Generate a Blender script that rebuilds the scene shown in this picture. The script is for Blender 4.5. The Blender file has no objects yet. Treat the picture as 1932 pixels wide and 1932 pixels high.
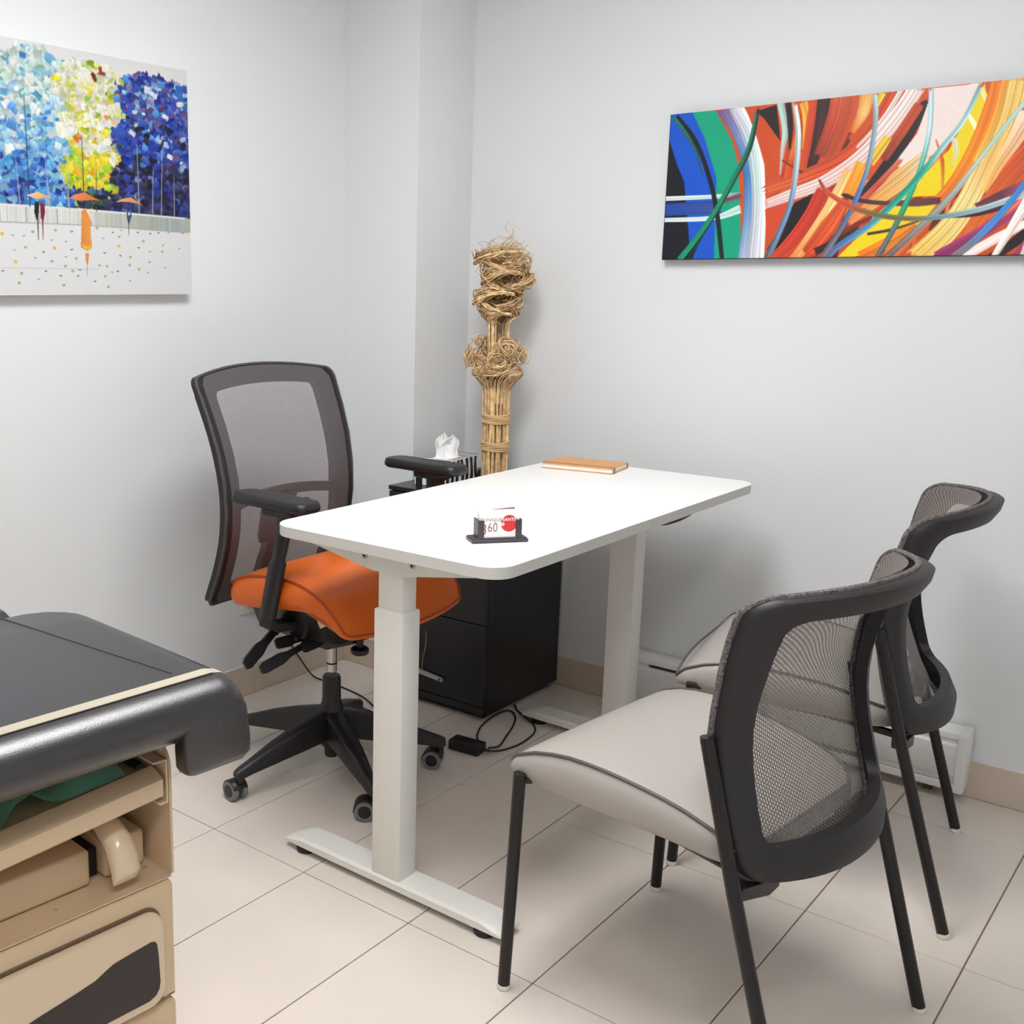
import bpy, bmesh, math, random
import numpy as np
from mathutils import Vector, Matrix
random.seed(7); rng = np.random.default_rng(7)
PI = math.pi
SC = bpy.context.scene
COL = SC.collection

# ---------------------------------------------------------------- camera, light, exposure
CAM_H, FPX = 1.3208, 2059.9
YAW, PITCH, ROLL = 0.7252, 0.2059, 0.0034
f_ = Vector((-math.sin(YAW)*math.cos(PITCH), math.cos(YAW)*math.cos(PITCH), -math.sin(PITCH)))
r_ = Vector((math.cos(YAW), math.sin(YAW), 0)); u_ = r_.cross(f_)
r2 = r_*math.cos(ROLL) + u_*math.sin(ROLL); u2 = -r_*math.sin(ROLL) + u_*math.cos(ROLL)
cam = bpy.data.cameras.new('camera'); camo = bpy.data.objects.new('camera', cam); COL.objects.link(camo)
camo.matrix_world = Matrix(((r2.x, u2.x, -f_.x, 0), (r2.y, u2.y, -f_.y, 0), (r2.z, u2.z, -f_.z, CAM_H), (0, 0, 0, 1)))
cam.sensor_width = 36; cam.lens = FPX/1932*36; cam.shift_x = (966-644)/1932; cam.clip_start = .02
SC.camera = camo
vs = SC.view_settings
vs.view_transform = 'Standard'; vs.look = 'None'; vs.gamma = 1; vs.use_curve_mapping = False
vs.exposure = 0.0
w = bpy.data.worlds.new('world'); SC.world = w; w.use_nodes = True
w.node_tree.nodes['Background'].inputs[0].default_value = (.9, .95, 1, 1)
w.node_tree.nodes['Background'].inputs[1].default_value = .3
SC.cycles.use_denoising = True
SC.cycles.max_bounces = 12; SC.cycles.diffuse_bounces = 6; SC.cycles.transparent_max_bounces = 24
SC.cycles.sample_clamp_indirect = 6

LIGHT_POWER = 19.6            # radiance of the ceiling diffusers
LIGHTS = [(-1.16, 1.40, .6, 1.2), (.05, -.05, .35, 1.0)]
XL, YB, XR, YF, ZC = -2.482, 3.105, 1.25, -1.3, 2.5
PX, PY = -2.178, 2.8117     # pillar in the corner

# ---------------------------------------------------------------- materials
def lin(c): return tuple(((x/255)/12.92 if x/255 <= .04045 else ((x/255+.055)/1.055)**2.4) for x in c)
def mat(name, rgb, rough=.5, metal=0, noise=0, nscale=30, bump=0, bscale=200, spec=.5, coat=0, emit=0):
    m = bpy.data.materials.new(name); m.use_nodes = True; nt = m.node_tree; b = nt.nodes['Principled BSDF']
    c = lin(rgb)
    b.inputs['Roughness'].default_value = rough; b.inputs['Metallic'].default_value = metal
    b.inputs['Specular IOR Level'].default_value = spec; b.inputs['Coat Weight'].default_value = coat
    b.inputs['Base Color'].default_value = (*c, 1)
    tc = nt.nodes.new('ShaderNodeTexCoord')
    if noise:
        n = nt.nodes.new('ShaderNodeTexNoise'); n.inputs['Scale'].default_value = nscale; n.inputs['Detail'].default_value = 4
        nt.links.new(tc.outputs['Object'], n.inputs['Vector'])
        r = nt.nodes.new('ShaderNodeValToRGB'); e = r.color_ramp.elements
        e[0].position = .3; e[1].position = .7
        e[0].color = (*[x*(1-noise) for x in c], 1); e[1].color = (*[min(1, x*(1+noise)) for x in c], 1)
        nt.links.new(n.outputs['Fac'], r.inputs[0]); nt.links.new(r.outputs[0], b.inputs['Base Color'])
    if bump:
        n = nt.nodes.new('ShaderNodeTexNoise'); n.inputs['Scale'].default_value = bscale; n.inputs['Detail'].default_value = 3
        nt.links.new(tc.outputs['Object'], n.inputs['Vector'])
        bp = nt.nodes.new('ShaderNodeBump'); bp.inputs['Strength'].default_value = bump; bp.inputs['Distance'].default_value = .001
        nt.links.new(n.outputs['Fac'], bp.inputs['Height']); nt.links.new(bp.outputs[0], b.inputs['Normal'])
    if emit:
        b.inputs['Emission Color'].default_value = (*c, 1); b.inputs['Emission Strength'].default_value = emit
    return m
def island(m, lo, hi):
    nt = m.node_tree; b = nt.nodes['Principled BSDF']; g = nt.nodes.new('ShaderNodeNewGeometry'); mr = nt.nodes.new('ShaderNodeMapRange')
    mr.inputs['To Min'].default_value = lo; mr.inputs['To Max'].default_value = hi; nt.links.new(g.outputs['Random Per Island'], mr.inputs['Value'])
    src = b.inputs['Base Color'].links[0].from_socket; vm = nt.nodes.new('ShaderNodeVectorMath'); vm.operation = 'SCALE'
    nt.links.new(src, vm.inputs[0]); nt.links.new(mr.outputs[0], vm.inputs['Scale']); nt.links.new(vm.outputs[0], b.inputs['Base Color'])
def mesh_mat(name, rgb, nu, nv, hole, rough=.7, axis_fill=.5):
    """open knit: rows of slots in UV space let light through"""
    m = bpy.data.materials.new(name); m.use_nodes = True; nt = m.node_tree; b = nt.nodes['Principled BSDF']
    b.inputs['Base Color'].default_value = (*lin(rgb), 1); b.inputs['Roughness'].default_value = rough
    N = nt.nodes.new; L = nt.links.new
    uv = N('ShaderNodeUVMap'); sp = N('ShaderNodeSeparateXYZ'); L(uv.outputs[0], sp.inputs[0])
    def mth(op, a, b_=None, c=None):
        n = N('ShaderNodeMath'); n.operation = op
        for i, x in enumerate((a, b_, c)):
            if x is None: continue
            if isinstance(x, (int, float)): n.inputs[i].default_value = x
            else: L(x, n.inputs[i])
        return n.outputs[0]
    u = mth('MULTIPLY', sp.outputs[0], nu); v = mth('MULTIPLY', sp.outputs[1], nv)
    col = mth('FLOOR', u); odd = mth('MODULO', col, 2.0); v2 = mth('ADD', v, mth('MULTIPLY', odd, .5))
    fu = mth('ABSOLUTE', mth('SUBTRACT', mth('FRACT', u), .5)); fv = mth('ABSOLUTE', mth('SUBTRACT', mth('FRACT', v2), .5))
    inu = mth('LESS_THAN', fu, hole[0]/2); inv = mth('LESS_THAN', fv, hole[1]/2)
    h = mth('MULTIPLY', inu, inv)
    tr = N('ShaderNodeBsdfTransparent'); mx = N('ShaderNodeMixShader')
    L(h, mx.inputs[0]); L(b.outputs[0], mx.inputs[1]); L(tr.outputs[0], mx.inputs[2])
    L(mx.outputs[0], nt.nodes['Material Output'].inputs[0])
    return m
def attr_mat(name, rough=.45, spec=.4):
    m = bpy.data.materials.new(name); m.use_nodes = True; nt = m.node_tree; b = nt.nodes['Principled BSDF']
    a = nt.nodes.new('ShaderNodeVertexColor'); a.layer_name = 'paint'
    nt.links.new(a.outputs[0], b.inputs['Base Color']); b.inputs['Roughness'].default_value = rough
    b.inputs['Specular IOR Level'].default_value = spec
    return m
M = dict(
    wall=mat('wall_paint', (222, 225, 227), .6, noise=.008, nscale=2, bump=.08, bscale=350, spec=.3),
    ceil=mat('ceiling_paint', (235, 235, 232), .8),
    tile=mat('floor_tile', (217, 208, 199), .30, noise=.03, nscale=5, spec=.35),
    grout=mat('grout', (128, 112, 98), .9, noise=.15, nscale=60),
    basetile=mat('baseboard_tile', (205, 190, 173), .35, noise=.03, nscale=8),
    caulk=mat('white_caulk', (228, 224, 216), .5),
    white=mat('white_laminate', (243, 243, 242), .35),
    whiteedge=mat('white_edge_banding', (206, 205, 202), .4),
    desksteel=mat('powder_coated_white_steel', (225, 225, 220), .38, bump=.1, bscale=600),
    screw=mat('screw_steel', (176, 172, 166), .4, metal=.35),
    dark=mat('dark_hole', (22, 22, 24), .6),
    blackpl=mat('black_plastic', (27, 25, 28), .42, bump=.12, bscale=900),
    framepl=mat('charcoal_plastic', (29, 26, 29), .5, bump=.15, bscale=800),
    darkmetal=mat('dark_bronze_metal', (29, 26, 26), .36, metal=.25),
    orange=mat('orange_vinyl', (220, 104, 26), .33, bump=.1, bscale=500, spec=.4),
    orangepipe=mat('orange_piping', (170, 62, 16), .4),
    greyvinyl=mat('grey_vinyl', (168, 163, 157), .36, bump=.08, bscale=500, spec=.4),
    piping=mat('grey_piping', (84, 78, 76), .4),
    chrome=mat('chrome_steel', (190, 186, 182), .2, metal=1),
    greytyre=mat('grey_rubber', (118, 120, 120), .5),
    glide=mat('white_glide', (232, 228, 224), .4),
    cab=mat('black_cabinet_lacquer', (20, 19, 25), .28),
    cabtop=mat('black_cabinet_front', (28, 27, 31), .35),
    silver=mat('silver_handle', (196, 196, 204), .3, metal=.6),
    padv=mat('black_vinyl', (30, 27, 31), .27, bump=.35, bscale=600, spec=1.0),
    beige=mat('beige_enamel', (208, 183, 150), .30, bump=.03, bscale=80),
    beige2=mat('beige_plastic', (216, 194, 165), .28, coat=.4),
    strap=mat('beige_strap', (178, 168, 150), .5),
    insert=mat('dark_brown_insert', (50, 42, 41), .55, bump=.4, bscale=1500),
    green=mat('green_cloth', (140, 198, 176), .8, noise=.1, nscale=20),
    heater=mat('white_heater_enamel', (226, 226, 224), .4),
    heatdark=mat('heater_fins', (96, 94, 88), .6, metal=.4),
    cable=mat('black_cable', (24, 22, 22), .45),
    leather=mat('tan_leatherette', (218, 158, 100), .5, noise=.04, nscale=80, bump=.1, bscale=900),
    elastic=mat('brown_elastic', (150, 92, 50), .7),
    paper=mat('paper', (240, 234, 224), .8),
    tissue=mat('tissue_paper', (243, 243, 243), .85),
    reed=mat('dried_reed', (232, 193, 142), .6, noise=.3, nscale=60),
    curl=mat('dried_vine_curl', (228, 188, 140), .5, noise=.45, nscale=70),
    raffia=mat('raffia_cord', (214, 180, 132), .75, noise=.12, nscale=150),
    holder=mat('dark_grey_holder', (64, 58, 64), .4, bump=.1, bscale=400),
    card=mat('card_stock', (245, 244, 242), .5),
    cardred=mat('card_red_print', (214, 48, 44), .5),
    cardgrey=mat('card_grey_print', (132, 128, 130), .5),
    cardbrown=mat('card_brown_print', (150, 108, 108), .5),
    zwhite=mat('zebra_white', (240, 240, 240), .5),
    zblack=mat('zebra_black', (24, 22, 26), .5),
    canvasedge=mat('canvas_edge', (236, 234, 228), .7),
    canvasdark=mat('dark_painted_canvas_edge', (58, 40, 38), .7),
    outlet=mat('outlet_plastic', (240, 236, 230), .35),
    fixture=mat('fixture_white', (235, 235, 235), .5),
    emit=mat('lit_diffuser', (254, 253, 253), .5, emit=LIGHT_POWER),
    label=mat('paper_tag', (232, 214, 180), .7),
    rimweave=mat('rim_weave', (72, 67, 70), .7, noise=.4, nscale=300, bump=.8, bscale=500),
    meshback=mesh_mat('taupe_mesh', (112, 105, 108), 120, 110, (.60, .74)),
    meshguest=mesh_mat('grey_mesh', (130, 123, 118), 92, 66, (.46, .62)),
    paint=attr_mat('oil_paint'),
)

island(M['curl'], .55, 1.35); island(M['reed'], .6, 1.2)
# ---------------------------------------------------------------- mesh helpers
def obj(name, bm, m, parent=None, smooth=False, label=None):
    me = bpy.data.meshes.new(name)
    if isinstance(bm, bmesh.types.BMesh):
        bmesh.ops.recalc_face_normals(bm, faces=bm.faces); bm.to_mesh(me); bm.free()
    else: me = bm
    o = bpy.data.objects.new(name, me); COL.objects.link(o)
    if m is not None and not me.materials: me.materials.append(M[m] if isinstance(m, str) else m)
    if smooth:
        me.polygons.foreach_set('use_smooth', [True]*len(me.polygons))
        me.set_sharp_from_angle(angle=math.radians(38 if smooth is True else smooth))
    if parent is not None: o.parent = parent
    if label: o['label'] = label
    return o
def thing(name, label, cat, loc=(0, 0, 0), rotz=0, group=None):
    o = bpy.data.objects.new(name, None); COL.objects.link(o); o.empty_display_size = .05
    o.location = loc; o.rotation_euler = (0, 0, math.radians(rotz)); o['label'] = label; o['category'] = cat
    if group: o['group'] = group
    return o
def tag(o, label, cat, group=None):
    o['label'] = label; o['category'] = cat
    if group: o['group'] = group
    return o
def struct(name, bm, m): o = obj(name, bm, m); o['kind'] = 'structure'; return o
def B(): return bmesh.new()
def box(bm, x0, x1, y0, y1, z0, z1, bev=0, seg=2, T=None):
    t = bmesh.new(); bmesh.ops.create_cube(t, size=1)
    for v in t.verts: v.co = Vector(((x0+x1)/2+v.co.x*(x1-x0), (y0+y1)/2+v.co.y*(y1-y0), (z0+z1)/2+v.co.z*(z1-z0)))
    if bev: bmesh.ops.bevel(t, geom=t.edges[:], offset=bev, segments=seg, profile=.5, affect='EDGES')
    merge(bm, t, T); return bm
def merge(bm, t, T=None):
    if T is not None: bmesh.ops.transform(t, matrix=T, verts=t.verts[:])
    me = bpy.data.meshes.new('tmp'); t.to_mesh(me); t.free(); bm.from_mesh(me); bpy.data.meshes.remove(me)
def frames(P):
    P = [Vector(p) for p in P]; n = len(P); Tn = []
    for i in range(n):
        a = P[max(0, i-1)]; b = P[min(n-1, i+1)]; Tn.append((b-a).normalized())
    ref = Vector((0, 0, 1)) if abs(Tn[0].z) < .9 else Vector((1, 0, 0))
    N = [(ref - Tn[0]*ref.dot(Tn[0])).normalized()]
    for i in range(1, n):
        v = N[-1] - Tn[i]*N[-1].dot(Tn[i])
        N.append(v.normalized() if v.length > 1e-6 else N[-1])
    return P, Tn, N
def tube(bm, pts, r, seg=10, cap=True, closed=False):
    P, Tn, N = frames(pts); n = len(P); R = r if isinstance(r, (list, tuple)) else [r]*n
    if closed:
        Tn = [(P[(i+1) % n]-P[i-1]).normalized() for i in range(n)]
        for i in range(n): v = N[i]-Tn[i]*N[i].dot(Tn[i]); N[i] = v.normalized()
    rings = []
    for i in range(n):
        b = Tn[i].cross(N[i])
        rings.append([bm.verts.new(P[i] + (N[i]*math.cos(2*PI*k/seg) + b*math.sin(2*PI*k/seg))*R[i]) for k in range(seg)])
    for i in range(n if closed else n-1):
        A, C = rings[i], rings[(i+1) % n]
        for k in range(seg): bm.faces.new((A[k], A[(k+1) % seg], C[(k+1) % seg], C[k]))
    if cap and not closed:
        bm.faces.new(rings[0]); bm.faces.new(rings[-1])
    return bm
def smoothpts(pts, n=6, closed=False):
    """Catmull-Rom through the points"""
    P = [Vector(p) for p in pts]; out = []; m = len(P)
    rngi = range(m) if closed else range(m-1)
    for i in rngi:
        p1, p2 = P[i], P[(i+1) % m]
        p0 = P[i-1] if (i > 0 or closed) else p1*2-p2
        p3 = P[(i+2) % m] if (i+2 < m or closed) else p2*2-p1
        for k in range(n):
            t = k/n
            out.append(.5*((2*p1)+(p2-p0)*t+(2*p0-5*p1+4*p2-p3)*t*t+(3*p1-p0-3*p2+p3)*t**3))
    if not closed: out.append(P[-1])
    return out
def lathe(bm, prof, seg=24, T=None):
    t = bmesh.new(); rings = []
    for r, z in prof:
        if r < 1e-6: rings.append([t.verts.new((0, 0, z))])
        else: rings.append([t.verts.new((r*math.cos(2*PI*k/seg), r*math.sin(2*PI*k/seg), z)) for k in range(seg)])
    for A, C in zip(rings, rings[1:]):
        if len(A) == 1 and len(C) == 1: continue
        for k in range(seg):
            k2 = (k+1) % seg
            if len(A) == 1: t.faces.new((A[0], C[k], C[k2]))
            elif len(C) == 1: t.faces.new((A[k], A[k2], C[0]))
            else: t.faces.new((A[k], A[k2], C[k2], C[k]))
    if len(rings[0]) > 1: t.faces.new(rings[0])
    if len(rings[-1]) > 1: t.faces.new(rings[-1])
    merge(bm, t, T); return bm
def prism(bm, pts, h, T=None, bev=0, seg=2):
    """outline in xy, extruded 0..h in z"""
    t = bmesh.new(); a = [t.verts.new((x, y, 0)) for x, y in pts]; b = [t.verts.new((x, y, h)) for x, y in pts]; n = len(pts)
    t.faces.new(a); t.faces.new(b)
    for i in range(n): t.faces.new((a[i], a[(i+1) % n], b[(i+1) % n], b[i]))
    bmesh.ops.recalc_face_normals(t, faces=t.faces)
    if bev:
        ed = [e for e in t.edges if abs(e.verts[0].co.z-e.verts[1].co.z) < 1e-9]
        bmesh.ops.bevel(t, geom=ed, offset=bev, segments=seg, profile=.5, affect='EDGES')
    merge(bm, t, T); return bm
def rrect(x0, x1, y0, y1, r, n=6):
    rr = r if isinstance(r, (list, tuple)) else [r]*4; out = []
    for (cx, cy, a0, q) in ((x1-rr[0], y1-rr[0], 0, rr[0]), (x0+rr[1], y1-rr[1], 90, rr[1]), (x0+rr[2], y0+rr[2], 180, rr[2]), (x1-rr[3], y0+rr[3], 270, rr[3])):
        for k in range(n+1):
            a = math.radians(a0+90*k/n); out.append((cx+q*math.cos(a), cy+q*math.sin(a)))
    return out
def TYZ(x): return Matrix(((0, 0, 1, x), (1, 0, 0, 0), (0, 1, 0, 0), (0, 0, 0, 1)))      # (a,b,h) -> (x+h, a, b)
def TXZ(y): return Matrix(((1, 0, 0, 0), (0, 0, 1, y), (0, 1, 0, 0), (0, 0, 0, 1)))      # (a,b,h) -> (a, y+h, b)
def loft(bm, rings, cap=True):
    R = [[bm.verts.new(p) for p in r] for r in rings]; n = len(rings[0])
    for A, C in zip(R, R[1:]):
        for k in range(n): bm.faces.new((A[k], A[(k+1) % n], C[(k+1) % n], C[k]))
    if cap: bm.faces.new(R[0]); bm.faces.new(R[-1])
    return bm
def interp(tab, x):
    xs = [t[0] for t in tab]; ys = [t[1] for t in tab]
    return float(np.interp(x, xs, ys))
def sinterp(tab, x):
    """smooth (monotone-ish cubic) interpolation in a table"""
    n = len(tab)
    if x <= tab[0][0]: return tab[0][1]
    if x >= tab[-1][0]: return tab[-1][1]
    for i in range(n-1):
        if tab[i][0] <= x <= tab[i+1][0]:
            x0, y0 = tab[i]; x1, y1 = tab[i+1]; h = x1-x0
            m0 = (y1-tab[i-1][1])/(x1-tab[i-1][0]) if i > 0 else (y1-y0)/h
            m1 = (tab[i+2][1]-y0)/(tab[i+2][0]-x0) if i+2 < n else (y1-y0)/h
            t = (x-x0)/h
            return (2*t**3-3*t*t+1)*y0+(t**3-2*t*t+t)*h*m0+(-2*t**3+3*t*t)*y1+(t**3-t*t)*h*m1

# ---------------------------------------------------------------- the room
floor = struct('floor', box(B(), XL-.1, XR+.1, YF-.1, YB+.1, -.12, -.0035), 'grout')
GX, GY, TX, TY = -2.1869, 1.0439, .3048, .6096
tile_cache = {}
def tile_mesh(sx, sy):
    key = (round(sx, 3), round(sy, 3))
    if key not in tile_cache:
        bm = box(B(), 0, sx, 0, sy, -.006, 0, .0012, 1)
        me = bpy.data.meshes.new('tile'); bmesh.ops.recalc_face_normals(bm, faces=bm.faces); bm.to_mesh(me); bm.free(); me.materials.append(M['tile']); tile_cache[key] = me
    return tile_cache[key]
G = .0028
i0 = math.floor((XL-GX)/TX); i1 = math.ceil((XR-GX)/TX); j0 = math.floor((YF-GY)/TY); j1 = math.ceil((YB-GY)/TY)
for i in range(i0, i1):
    for j in range(j0, j1):
        x0 = max(XL, GX+i*TX)+G/2; x1 = min(XR, GX+(i+1)*TX)-G/2; y0 = max(YF, GY+j*TY)+G/2; y1 = min(YB, GY+(j+1)*TY)-G/2
        if x1-x0 < .02 or y1-y0 < .02: continue
        t = obj('tile', tile_mesh(x1-x0, y1-y0), None, floor); t.location = (x0, y0, random.uniform(-.0003, 0))
struct('wall_left', box(B(), XL-.1, XL, YF-.1, YB+.1, -.1, ZC+.1), 'wall')
struct('wall_back', box(B(), XL, XR+.1, YB, YB+.1, -.1, ZC+.1), 'wall')
struct('wall_right', box(B(), XR, XR+.1, YF-.1, YB, -.1, ZC+.1), 'wall')
struct('wall_front', box(B(), XL, XR, YF-.1, YF, -.1, ZC+.1), 'wall')
struct('wall_corner', box(B(), XL-.02, PX, PY, YB+.02, -.05, ZC+.05), 'wall')
struct('ceiling', box(B(), XL, XR, YF, YB, ZC, ZC+.1), 'ceil')
def baseboard(name, a, b, nrm):
    """ceramic skirting laid in lengths between a and b"""
    a = Vector(a); b = Vector(b); d = (b-a); L = d.length; d.normalize(); n = Vector(nrm); th = .009
    up = Vector((0, 0, 1))
    def bar(s0, s1, t0, t1, z0, z1, bev):
        T = Matrix(((d.x, n.x, 0, a.x), (d.y, n.y, 0, a.y), (0, 0, 1, 0), (0, 0, 0, 1)))
        return box(B(), s0, s1, t0, t1, z0, z1, bev, 1, T)
    base = struct(name, bar(0, L, .0, .0065, 0.0, .1, 0), 'basetile')
    obj('caulk_line', bar(0, L, 0, th-.001, .1003, .1022, .0006), 'caulk', base)
    k = 0; s = 0
    while s < L-.01:
        e = min(L, s+.6096)
        obj('tile', bar(s+.0005, e-.0005, .002, th, .001, .100, .0008), 'basetile', base); s = e
    return base
baseboard('baseboard_left', (XL, YF, 0), (XL, PY, 0), (1, 0, 0))
baseboard('baseboard_corner', (XL+.009, PY, 0), (PX+.009, PY, 0), (0, -1, 0))
baseboard('baseboard_corner_side', (PX, PY, 0), (PX, YB, 0), (1, 0, 0))
baseboard('baseboard_back', (PX+.009, YB, 0), (XR, YB, 0), (0, -1, 0))
# wall scuffs beside the office chair are left to the paint material
for i, (lx, ly, sx, sy) in enumerate(LIGHTS):
    t = thing('ceiling_light', ['recessed ceiling light panel above the white desk', 'recessed ceiling light panel above the camera side of the room'][i], 'light', (lx, ly, ZC), 0, 'ceiling light panels')
    fr = B()
    for (a, b, c, d) in ((-sx/2-.03, -sx/2, -sy/2-.03, sy/2+.03), (sx/2, sx/2+.03, -sy/2-.03, sy/2+.03), (-sx/2, sx/2, -sy/2-.03, -sy/2), (-sx/2, sx/2, sy/2, sy/2+.03)):
        box(fr, a, b, c, d, -.03, -.0005, .002, 1)
    obj('frame', fr, 'fixture', t)
    obj('diffuser', box(B(), -sx/2, sx/2, -sy/2, sy/2, -.02, -.012), 'emit', t)

# ---------------------------------------------------------------- paintings (oil paint as coloured relief on the canvas mesh)
class Raster:
    def __init__(s, x0, x1, z0, z1, px, base):
        s.x0, s.z0, s.px = x0, z0, px; s.w = int(round((x1-x0)/px))+1; s.h = int(round((z1-z0)/px))+1
        s.x1, s.z1 = x1, z1; s.sx = (x1-x0)/(s.w-1); s.sz = (z1-z0)/(s.h-1)
        s.c = np.ones((s.h, s.w, 3))*np.array(base); s.d = np.zeros((s.h, s.w))
    def win(s, xa, xb, za, zb):
        i0 = max(0, int((xa-s.x0)/s.sx)); i1 = min(s.w, int((xb-s.x0)/s.sx)+2); j0 = max(0, int((za-s.z0)/s.sz)); j1 = min(s.h, int((zb-s.z0)/s.sz)+2)
        if i1 <= i0 or j1 <= j0: return None
        X, Z = np.meshgrid(s.x0+np.arange(i0, i1)*s.sx, s.z0+np.arange(j0, j1)*s.sz)
        return slice(j0, j1), slice(i0, i1), X, Z
    def poly(s, pts, col, soft=.001, relief=0, streak=0, grad=None):
        P = np.array(pts, float); q = s.win(P[:, 0].min()-.003, P[:, 0].max()+.003, P[:, 1].min()-.003, P[:, 1].max()+.003)
        if q is None: return
        sj, si, X, Z = q; inside = np.zeros(X.shape, bool); n = len(P)
        for i in range(n):
            x0, z0 = P[i]; x1, z1 = P[(i+1) % n]
            cond = ((z0 > Z) != (z1 > Z)); xi = (x1-x0)*(Z-z0)/((z1-z0) if abs(z1-z0) > 1e-12 else 1e-12)+x0
            inside ^= cond & (X < xi)
        a = inside*1.0; c = np.ones(X.shape+(3,))*np.array(col, float)
        if grad is not None:
            t = (X-P[:, 0].min())*grad[0]+(Z-P[:, 1].min())*grad[1]; t = np.clip(t, 0, 1)[..., None]
            c = c*(1-t)+np.array(grad[2], float)*t
        if streak: c = c+(rng.random(X.shape)[..., None]-.5)*streak*255
        s.c[sj, si] = s.c[sj, si]*(1-a[..., None])+c*a[..., None]
        if relief: s.d[sj, si] = np.where(inside, s.d[sj, si]*.3+relief, s.d[sj, si])
    def stroke(s, pts, ws, cols, streak=.12, relief=.0004):
        n = max(8, len(pts)*10); P = np.array([tuple(v)[:2] for v in smoothpts([(p[0], p[1], 0) for p in pts], 10)])
        t = np.linspace(0, 1, len(P)); tk = np.linspace(0, 1, len(pts)); W = np.interp(t, tk, ws)/2
        C = np.array([np.interp(t, np.linspace(0, 1, len(cols)), [c[k] for c in cols]) for k in range(3)]).T
        m = W.max()+.002; q = s.win(P[:, 0].min()-m, P[:, 0].max()+m, P[:, 1].min()-m, P[:, 1].max()+m)
        if q is None: return
        sj, si, X, Z = q; best = np.full(X.shape, 1e9); bi = np.zeros(X.shape); off = np.zeros(X.shape)
        for i in range(len(P)-1):
            a, b = P[i], P[i+1]; d = b-a; L2 = d@d+1e-12
            tt = np.clip(((X-a[0])*d[0]+(Z-a[1])*d[1])/L2, 0, 1); dx = X-a[0]-tt*d[0]; dz = Z-a[1]-tt*d[1]; dd = dx*dx+dz*dz
            mk = dd < best; best = np.where(mk, dd, best); bi = np.where(mk, i+tt, bi)
            sg = np.sign(d[0]*(Z-a[1])-d[1]*(X-a[0])); off = np.where(mk, sg*np.sqrt(dd), off)
        wd = np.interp(bi, np.arange(len(P)), W)+1e-6
        k = np.random.default_rng(int(abs(pts[0][0])*1e4)+len(pts)); prof = k.random(64); ph = k.random()*6
        rel = off/wd; nb = max(2, min(26, W.max()/s.sx/1.6)); st_ = np.interp((rel+1)*nb, np.arange(64), prof)-.5
        al = np.clip((1-np.abs(rel))*wd/s.sx*.9+.5+ (st_*.3 if streak > .1 else 0), 0, 1)*(best < (wd+.001)**2)
        col = np.stack([np.interp(bi, np.arange(len(P)), C[:, c]) for c in range(3)], -1)*(1+st_[..., None]*streak*2)
        tn = bi/(len(P)-1); endf = np.clip((np.minimum(tn, 1-tn)-(st_+.5)*.035)/.012+.5, 0, 1) if streak > .01 else 1
        al = al*endf
        s.c[sj, si] = s.c[sj, si]*(1-al[..., None])+col*al[..., None]
        s.d[sj, si] = s.d[sj, si]*(1-al)+al*relief*(.5+st_)
    def blur(s, n=1, wc=.12, wd=.2):
        for _ in range(n):
            for A, w_ in ((s.c, wc), (s.d, wd)):
                B_ = A.copy(); B_[1:-1, 1:-1] = A[1:-1, 1:-1]*(1-4*w_)+w_*(A[:-2, 1:-1]+A[2:, 1:-1]+A[1:-1, :-2]+A[1:-1, 2:]); A[...] = B_
    def dab(s, y, z, w_, h_, a, c, c2, rel):
        m = max(w_, h_)*.8; q = s.win(y-m, y+m, z-m, z+m)
        if q is None: return
        sj, si, X, Z = q; ca, sa = math.cos(a), math.sin(a)
        u = ((X-y)*ca+(Z-z)*sa)/w_; v = (-(X-y)*sa+(Z-z)*ca)/h_
        pr = rng.random(20); pe = rng.random(20); k = np.clip((u+.5)*18, 0, 18); st_ = np.interp(k, np.arange(20), pr)-.5; ed = np.interp(k, np.arange(20), pe)*.16
        k2 = np.clip((v+.5)*18, 0, 18); ed2 = np.interp(k2, np.arange(20), pe[::-1])*.10; bend = .18*(u*u-.1)*(1 if pr[0] > .5 else -1)
        al = np.clip((.5-ed2-np.abs(u))*w_/s.sx+.4, 0, 1)*np.clip((.5-ed-np.abs(v+bend))*h_/s.sz+.4, 0, 1)
        t = np.clip(v+.5+st_*.5, 0, 1)[..., None]
        col = (np.array(c, float)*(1-t)+np.array(c2, float)*t)*(1+.16*st_[..., None])
        al3 = (al*.96)[..., None]; s.c[sj, si] = s.c[sj, si]*(1-al3)+col*al3
        s.d[sj, si] = s.d[sj, si]*(1-al)+al*rel*(.25+.5*np.clip(v+.5, 0, 1)+.35*st_)
    def build(s, name, parent, plane, axis, depth, edge, gain=.97):
        """canvas: relief front, four sides; axis 'x' hangs on the left wall, 'y' on the back wall"""
        J, I = np.meshgrid(np.arange(s.h), np.arange(s.w), indexing='ij')
        A = s.x0+I*s.sx; Z = s.z0+J*s.sz; D = np.clip(s.d, 0, .003)
        D[0, :] = D[-1, :] = D[:, 0] = D[:, -1] = 0
        if axis == 'x': V = np.stack([plane+D, A, Z], -1).reshape(-1, 3)
        else: V = np.stack([A, plane-D, Z], -1).reshape(-1, 3)
        idx = np.arange(s.w*s.h).reshape(s.h, s.w)
        F = np.stack([idx[:-1, :-1], idx[:-1, 1:], idx[1:, 1:], idx[1:, :-1]], -1).reshape(-1, 4)
        me = bpy.data.meshes.new(name); me.from_pydata(V.tolist(), [], F.tolist())
        c = np.clip(s.c*gain/255, 0, 1); cl = np.where(c <= .04045, c/12.92, ((c+.055)/1.055)**2.4)
        at = me.color_attributes.new('paint', 'FLOAT_COLOR', 'POINT')
        at.data.foreach_set('color', np.concatenate([cl, np.ones(c.shape[:2]+(1,))], -1).reshape(-1).astype('f4'))
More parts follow.
